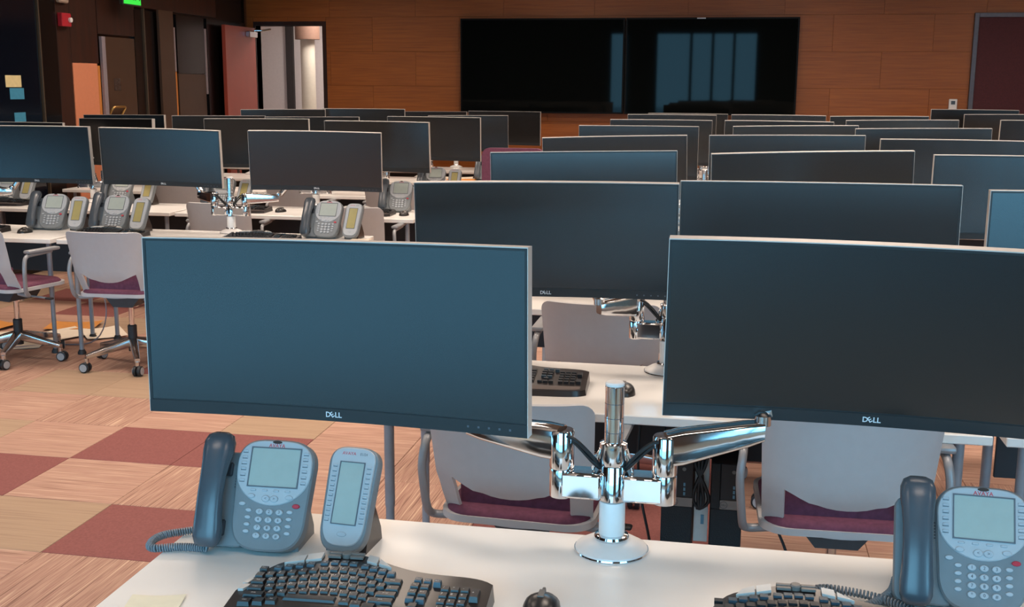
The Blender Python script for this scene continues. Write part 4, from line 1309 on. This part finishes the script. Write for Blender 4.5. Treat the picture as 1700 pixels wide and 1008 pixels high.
def make_chair(shell='chair_shell'):
    t = thing('task_chair', 'c', 'chair', (0, 0, 0), 0, 'grey shell task chairs')
    # back shell: grid with a slot above the seat; faces -Y (rear) towards -y
    bm = bmnew()
    nx = 26
    hw = 0.232
    zt, zb = 0.85, 0.475
    xs = [math.sin(pi / 2 * (-1 + 2 * i / nx)) for i in range(nx + 1)]
    rows = 13
    grid = []
    for j in range(rows + 1):
        line = []
        for i, u in enumerate(xs):
            top = zt - 0.04 * (1 - math.sqrt(max(0.0, 1 - (max(0, abs(u) - 0.84) / 0.16) ** 2)))
            s0 = 0.487 - 0.016 * (1 - u * u) ; bt = 0.470 - 0.022 * (1 - u * u)
            s1 = 0.603 - 0.050 * (1 - (u / 0.74) ** 2 if abs(u) < 0.74 else 0)
            if j == 0: z = bt
            elif j == 1: z = s0
            elif j <= 4: z = s0 + (s1 - s0) * (j - 1) / 3
            else: z = s1 + (top - s1) * (j - 4) / (rows - 4)
            f = max(0.0, (z - zb) / (zt - zb))
            wdt = hw * (0.90 + 0.10 * min(1, max(0, f)) ** 0.7)
            x = u * wdt
            y = -0.03 - 0.085 * f ** 1.2 + 0.05 * u * u + 0.02 * abs(u) ** 6 + (0.05 * (1 - f) ** 4 if f < 0.25 else 0)
            line.append(bm.verts.new((x, y, z)))
        grid.append(line)
    for j in range(rows):
        for i in range(nx):
            mid = (xs[i] + xs[i + 1]) / 2
            if 1 <= j <= 3 and abs(mid) < 0.74: continue
            bm.faces.new((grid[j][i], grid[j][i + 1], grid[j + 1][i + 1], grid[j + 1][i]))
    bmesh.ops.delete(bm, geom=[v for v in bm.verts if not v.link_faces], context='VERTS')
    bmesh.ops.recalc_face_normals(bm, faces=bm.faces)
    bmesh.ops.solidify(bm, geom=bm.faces[:], thickness=0.010)
    obj('back_shell', bm, shell, t, 50)
    # seat
    bm = bmnew()
    prism(bm, rrect(-0.225, 0.225, 0.0, 0.45, 0.08, 6), 0.455, 0.475); 
    obj('seat_pan', bm, 'chair_shell', t)
    bm = bmnew()
    prism(bm, rrect(-0.212, 0.212, 0.005, 0.435, 0.08, 6), 0.470, 0.494, None, 0.015); obj('seat_cushion', bm, 'seat_purple', t, 60)
    bm = bmnew(); prism(bm, rrect(-0.17, 0.17, 0.0, 0.012, 0.005, 2), 0.478, 0.60, None); 
    for v in bm.verts: v.co.y += 0.05 + 0.4 * v.co.x ** 2
    obj('back_pad', bm, 'seat_purple', t)
    for s in (-1, 1):
        bm = bmnew()
        tube(bm, bend([(s * 0.17, 0.10, 0.44), (s * 0.262, 0.10, 0.43), (s * 0.272, 0.06, 0.46), (s * 0.285, 0.05, 0.60), (s * 0.275, 0.07, 0.675), (s * 0.275, 0.27, 0.685)], 0.035, 5), 0.0125, 10)
        arm = obj('arm', bm, 'chair_grey', t, 60)
        bm = bmnew(); box(bm, (s * 0.275, 0.20, 0.697), (0.05, 0.24, 0.02), 0.008, None, 2); obj('arm_pad', bm, 'chair_grey', arm)
    bm = bmnew()
    prism(bm, [(-0.12, 0.45), (0.12, 0.45), (0.06, 0.375), (-0.06, 0.375)], 0.12, 0.33, Matrix(((1, 0, 0, 0), (0, 0, 1, 0), (0, 1, 0, 0), (0, 0, 0, 1)))); obj('mechanism', bm, 'chair_dark', t)
    bm = bmnew(); tube(bm, bend([(0.08, 0.22, 0.405), (0.27, 0.22, 0.40)], 0.01), 0.006, 6); lv = obj('lever', bm, 'leg_metal', t)
    bm = bmnew(); box(bm, (0.285, 0.22, 0.40), (0.05, 0.03, 0.012), 0.004); obj('lever_paddle', bm, 'dark_plastic', lv)
    bm = bmnew(); lathe(bm, [(0.05, 0.365), (0.05, 0.375), (0.0, 0.376)], 16, (0, 0.225, 0)); lathe(bm, [(0.016, 0.19), (0.016, 0.37)], 16, (0, 0.225, 0)); obj('gas_lift', bm, 'chrome', t)
    bm = bmnew(); lathe(bm, [(0.027, 0.09), (0.027, 0.245), (0.022, 0.25)], 16, (0, 0.225, 0)); obj('lift_cover', bm, 'dark_plastic', t)
    for q in range(5):
        a = rad(-90 + 30 + 72 * q)
        dx, dy = math.cos(a), math.sin(a)
        bm = bmnew()
        swept_bar(bm, (0.02 * dx, 0.225 + 0.02 * dy, 0.145), (0.29 * dx, 0.225 + 0.29 * dy, 0.092), 0.05, 0.06, 0.032, 0.026)
        lathe(bm, [(0.014, 0.055), (0.014, 0.085)], 10, (0.285 * dx, 0.225 + 0.285 * dy, 0))
        lg = obj('base_leg', bm, 'brushed_chrome', t)
        bm = bmnew()
        cx, cy = 0.295 * dx, 0.225 + 0.295 * dy
        ca = a + rad(60 + 40 * q)
        Mx = Matrix.Translation((cx, cy, 0.031)) @ Matrix.Rotation(ca, 4, 'Z') @ Matrix.Rotation(rad(90), 4, 'Y')
        lathe(bm, [(0.022, -0.026), (0.030, -0.022), (0.030, -0.006), (0.012, -0.005), (0.012, 0.005), (0.030, 0.006), (0.030, 0.022), (0.022, 0.026)], 18, M=Mx)
        ct = obj('caster', bm, 'dark_plastic', t)
        bm = bmnew()
        lathe(bm, [(0.0225, -0.0275), (0.0225, -0.0255), (0.003, -0.0255), (0.003, 0.0255), (0.0225, 0.0255), (0.0225, 0.0275)], 18, M=Mx)
        obj('caster_disc', bm, 'caster_grey', ct)
    return t


ch = make_chair()
CH = [('grey shell chair left of the post behind the front desk', -0.565, 2.99, -3), ('grey shell chair right of the post behind the front desk', 0.345, 3.09, 2),
      ('grey shell chair behind the second desk of the right bank', -0.48, 4.43, 0), ('grey shell chair right of the second desk stand, right bank', 0.36, 4.5, 0),
      ('grey shell chair cut by the left edge of the picture', -4.33, 5.97, -14), ('grey shell chair with its wheeled base in full view on the left', -3.49, 5.95, 3),
      ('grey shell chair left of the stand behind the left bank front desk', -3.57, 7.60, 4), ('grey shell chair by the aisle behind the left bank front desk', -2.57, 7.56, 0),
      ('grey shell chair against the third wall-side desk in the left bank', -4.68, 9.16, 0), ('grey shell chair left of the aisle seat at the left bank third desk', -3.62, 9.14, 0), ('grey shell chair by the aisle at the left bank third desk', -2.75, 9.14, 0)]
for i, (lab, x, y, a) in enumerate(CH):
    if i == 0: ch.location = (x, y, 0); ch.rotation_euler = (0, 0, rad(a)); ch['label'] = lab
    else: dup(ch, label=lab, loc=(x, y, 0), rz=rad(a))

# purple high-backed chair in the aisle
pc = thing('armchair', 'purple high-backed chair in the aisle behind the third-row monitor', 'chair', (-1.71, 9.0, 0))
bm = bmnew(); prism(bm, rrect(-0.25, 0.25, 0.42, 1.185, 0.06, 6), -0.035, 0.035, Matrix(((1, 0, 0, 0), (0, 0, 1, 0.0), (0, 1, 0, 0), (0, 0, 0, 1))), 0.015); obj('backrest', bm, 'seat_purple', pc)
bm = bmnew(); prism(bm, rrect(-0.25, 0.25, 0.0, 0.48, 0.06, 6), 0.40, 0.48, None, 0.02); obj('seat', bm, 'seat_purple', pc)
for sx in (-1, 1):
    for yy in (0.03, 0.44):
        bm = bmnew(); lathe(bm, [(0.014, 0), (0.02, 0.40)], 10, (sx * 0.21, yy, 0)); obj('leg', bm, 'dark_wood', pc)
    bm = bmnew(); tube(bm, bend([(sx * 0.25, 0.0, 0.66), (sx * 0.27, 0.4, 0.66), (sx * 0.25, 0.42, 0.44)], 0.05), 0.018, 8); obj('arm', bm, 'seat_purple', pc)

# ------------------------------------------------------------------ computers hung under the second desk


def make_pc():
    t = thing('desktop_computer', 'c', 'computer', (0, 0, 0), 0, 'slim computers under the second desk')
    Wd, Hd, Dp = 0.096, 0.29, 0.29
    bm = bmnew(); box2(bm, (-Wd / 2, 0.006, 0), (Wd / 2, Dp, Hd), 0.003); obj('case', bm, 'pc_black', t)
    bm = bmnew(); box2(bm, (-Wd / 2, 0, 0.0), (Wd / 2, 0.008, 0.142), 0.002); obj('lower_grille', bm, 'pc_mesh', t)
    bm = bmnew(); box2(bm, (-Wd / 2, 0, 0.142), (-Wd / 2 + 0.028, 0.008, Hd), 0.002); obj('side_grille', bm, 'pc_mesh', t)
    bm = bmnew(); box2(bm, (-Wd / 2 + 0.028, 0.001, 0.172), (Wd / 2, 0.008, Hd), 0.002); obj('front_panel', bm, 'pc_black', t)
    bm = bmnew(); box2(bm, (-Wd / 2 + 0.028, -0.001, 0.142), (Wd / 2, 0.008, 0.172), 0.001); pl = obj('badge_plate', bm, 'pc_plate', t)
    X = Matrix(((1, 0, 0, -0.008), (0, 0, -1, -0.0018), (0, 1, 0, 0.157), (0, 0, 0, 1)))
    bm = bmnew()
    text_into(bm, 'DELL', 0.0075, X)
    ring = []
    for k in range(20):
        a = 2 * pi * k / 20
        ring.append((bm.verts.new(X @ Vector((0.0118 * math.cos(a), 0.0118 * math.sin(a), 0))), bm.verts.new(X @ Vector((0.0105 * math.cos(a), 0.0105 * math.sin(a), 0)))))
    for k in range(20):
        a, b = ring[k], ring[(k + 1) % 20]
        bm.faces.new((a[0], b[0], b[1], a[1]))
    obj('logo', flat(bm), 'dark_print', pl)
    bm = bmnew()
    for q, z in enumerate((0.185, 0.20, 0.215)): box(bm, (0.022, -0.0005, z), (0.006, 0.003, 0.010))
    obj('ports', bm, 'port_blue', t)
    bm = bmnew(); lathe(bm, [(0.006, 0), (0.006, 0.002)], 12, M=Matrix.Translation((0.02, 0.0, 0.265)) @ Matrix.Rotation(rad(90), 4, 'X')); obj('power_button', bm, 'mouse_grey', t)
    bm = bmnew(); box2(bm, (Wd / 2 - 0.03, -0.0015, 0.006), (Wd / 2 - 0.010, 0.001, 0.016)); obj('sticker', bm, 'port_blue', t)
    return t


c0 = make_pc(); c0.location = (-0.125, 3.43, 0.245); c0['label'] = 'black slim computer under the second desk, left of the pair'
c1 = dup(c0, label='black slim computer under the second desk, right of the pair', loc=(0.027, 3.43, 0.245))
for i, x in enumerate((-0.125, 0.027)):
    hb = thing('computer_bracket', 'black strap bracket holding the %s slim computer under the second desk' % ('left', 'right')[i], 'bracket', (x, 3.52, 0.245), 0, 'brackets under the second desk')
    bm = bmnew()
    for s in (-1, 1): box2(bm, (s * 0.0485, -0.02, -0.003), (s * 0.0505, 0.10, DH - 0.03 - 0.245))
    obj('strap', bm, 'dark_plastic', hb, 0)
    bm = bmnew(); box2(bm, (-0.0505, -0.02, -0.005), (0.0505, 0.10, -0.001)); obj('cradle', bm, 'dark_plastic', hb, 0)
bk_ = thing('cable_tray', 'pale metal bracket with tangled cables between the two computers', 'bracket', (-0.05, 3.47, 0.26))
bm = bmnew(); box2(bm, (-0.022, 0, 0), (0.022, 0.01, DH - 0.03 - 0.26), 0.001); obj('plate', bm, 'monitor_case', bk_)
bm = bmnew(); box2(bm, (0.0, -0.004, 0.06), (0.01, 0.0, 0.09)); obj('slot', bm, 'port_blue', bk_)
rc = random.Random(5)
for q in range(4):
    bm = bmnew()
    pts = [(-0.01 + 0.01 * q, -0.02, 0.42), (-0.03 + 0.015 * q, -0.03, 0.27), (0.01 - 0.01 * q, -0.035, 0.20), (0.03 - 0.02 * q, -0.03, 0.14), (-0.02 + 0.01 * q, -0.03, 0.11), (0.0, -0.025, 0.17 + 0.02 * q)]
    tube(bm, bend(pts, 0.04, 4), 0.0055, 6); obj('cable', bm, 'black_cable', bk_)
FLOORCABLES = [('thin black cable hanging left of the computers under the second desk', [(-0.25, 3.55, 0.70), (-0.26, 3.5, 0.45), (-0.2, 3.5, 0.2), (-0.19, 3.6, 0.006), (-0.1, 3.8, 0.006)]),
               ('thin black cable hanging right of the computers under the second desk', [(0.20, 3.55, 0.70), (0.12, 3.5, 0.45), (0.24, 3.5, 0.2), (0.28, 3.45, 0.006), (0.35, 3.7, 0.006)]),
               ('thin pale cable hanging beside the desk legs on the left', [(-4.0, 6.75, 0.70), (-4.02, 6.7, 0.45), (-3.93, 6.65, 0.2), (-4.0, 6.6, 0.006), (-4.3, 6.55, 0.006), (-4.5, 6.4, 0.006)])]
for lab, pts in FLOORCABLES:
    o = thing('power_cable', lab, 'cable', (0, 0, 0))
    bm = bmnew(); tube(bm, bend(pts, 0.12, 5), 0.0045, 6); obj('lead', bm, 'black_cable' if 'black' in lab else 'frame_lilac', o)
    bm = bmnew(); e = Vector(pts[-1]); box(bm, (e.x, e.y, 0.012), (0.03, 0.02, 0.02), 0.004); obj('plug', bm, 'dark_plastic', o)

# ------------------------------------------------------------------ papers


def sheet(name, lab, cat, x, y, z, w_, d_, a, material, curl=0.01, group=None, t=0.0012):
    bm = bmnew()
    n = 6
    g = [[bm.verts.new(((i / n - 0.5) * w_, (j / n - 0.5) * d_, curl * (2 * i / n - 1) ** 2 * (0.4 + 0.6 * j / n))) for i in range(n + 1)] for j in range(n + 1)]
    for j in range(n):
        for i in range(n): bm.faces.new((g[j][i], g[j][i + 1], g[j + 1][i + 1], g[j + 1][i]))
    bmesh.ops.recalc_face_normals(bm, faces=bm.faces)
    bmesh.ops.solidify(bm, geom=bm.faces[:], thickness=t)
    o = tag(obj(name, bm, material, None, 40), lab, cat, group)
    o.location = (x, y, z + t); o.rotation_euler = (0, 0, rad(a))
    return o


sheet('paper_note', 'cream paper scrap on the front desk at the lower left', 'paper', -1.01, 1.80, DH, 0.10, 0.075, 12, 'cream_paper', 0.003)
sheet('paper_sheet', 'white sheet lying right of the key module on the left bank front desk', 'paper', -2.22, 6.62, DH, 0.12, 0.2, 0, 'paper', 0.004)
PAPERS = [('pinkish sheet on the floor nearest the leftmost chair', -4.52, 6.52, 0.34, 0.30, 20, 'paper'), ('pale sheet on the floor right under the orange envelope', -4.38, 6.82, 0.30, 0.34, -30, 'paper'),
          ('large pale sheet on the floor at the left edge', -4.86, 6.66, 0.36, 0.28, 8, 'paper'), ('pale sheet on the floor beside the desk legs', -4.14, 6.92, 0.26, 0.34, 40, 'paper'),
          ('orange envelope on the floor under the left bank front desk', -4.46, 7.08, 0.34, 0.24, 15, 'envelope'), ('small orange envelope on the floor at the left edge', -4.98, 6.98, 0.26, 0.20, -15, 'envelope')]
for i, (lab, x, y, w_, d_, a, mt) in enumerate(PAPERS):
    sheet('floor_paper' if mt == 'paper' else 'envelope', lab, 'paper' if mt == 'paper' else 'envelope', x, y, 0.002 + 0.002 * i, w_, d_, a, mt, 0.012, 'papers on the floor')
for i, (lab, x, y, mt) in enumerate((('orange folder on the left bank third desk by the aisle', -2.66, 10.9, 'envelope'), ('pale papers on the left bank fourth desk by the aisle', -2.75, 11.1, 'paper'), ('pale papers under the monitor on the left bank third desk', -2.75, 9.58, 'paper'))):
    sheet('desk_paper', lab, 'paper', x, y + (0.35 if i < 2 else 0), DH, 0.3, 0.2, 10 * i, mt, 0.006, 'papers on desks')
o = thing('orange_ball', 'small orange ball beside the stand on the second wall-side desk', 'ball', (-4.87, 8.45, DH))
bm = bmnew(); lathe(bm, [(0.0, 0.0)] + [(0.024 * math.sin(pi * k / 10), 0.024 - 0.024 * math.cos(pi * k / 10)) for k in range(1, 10)] + [(0.0, 0.048)], 16); obj('ball', bm, 'orange_ball', o, 60)
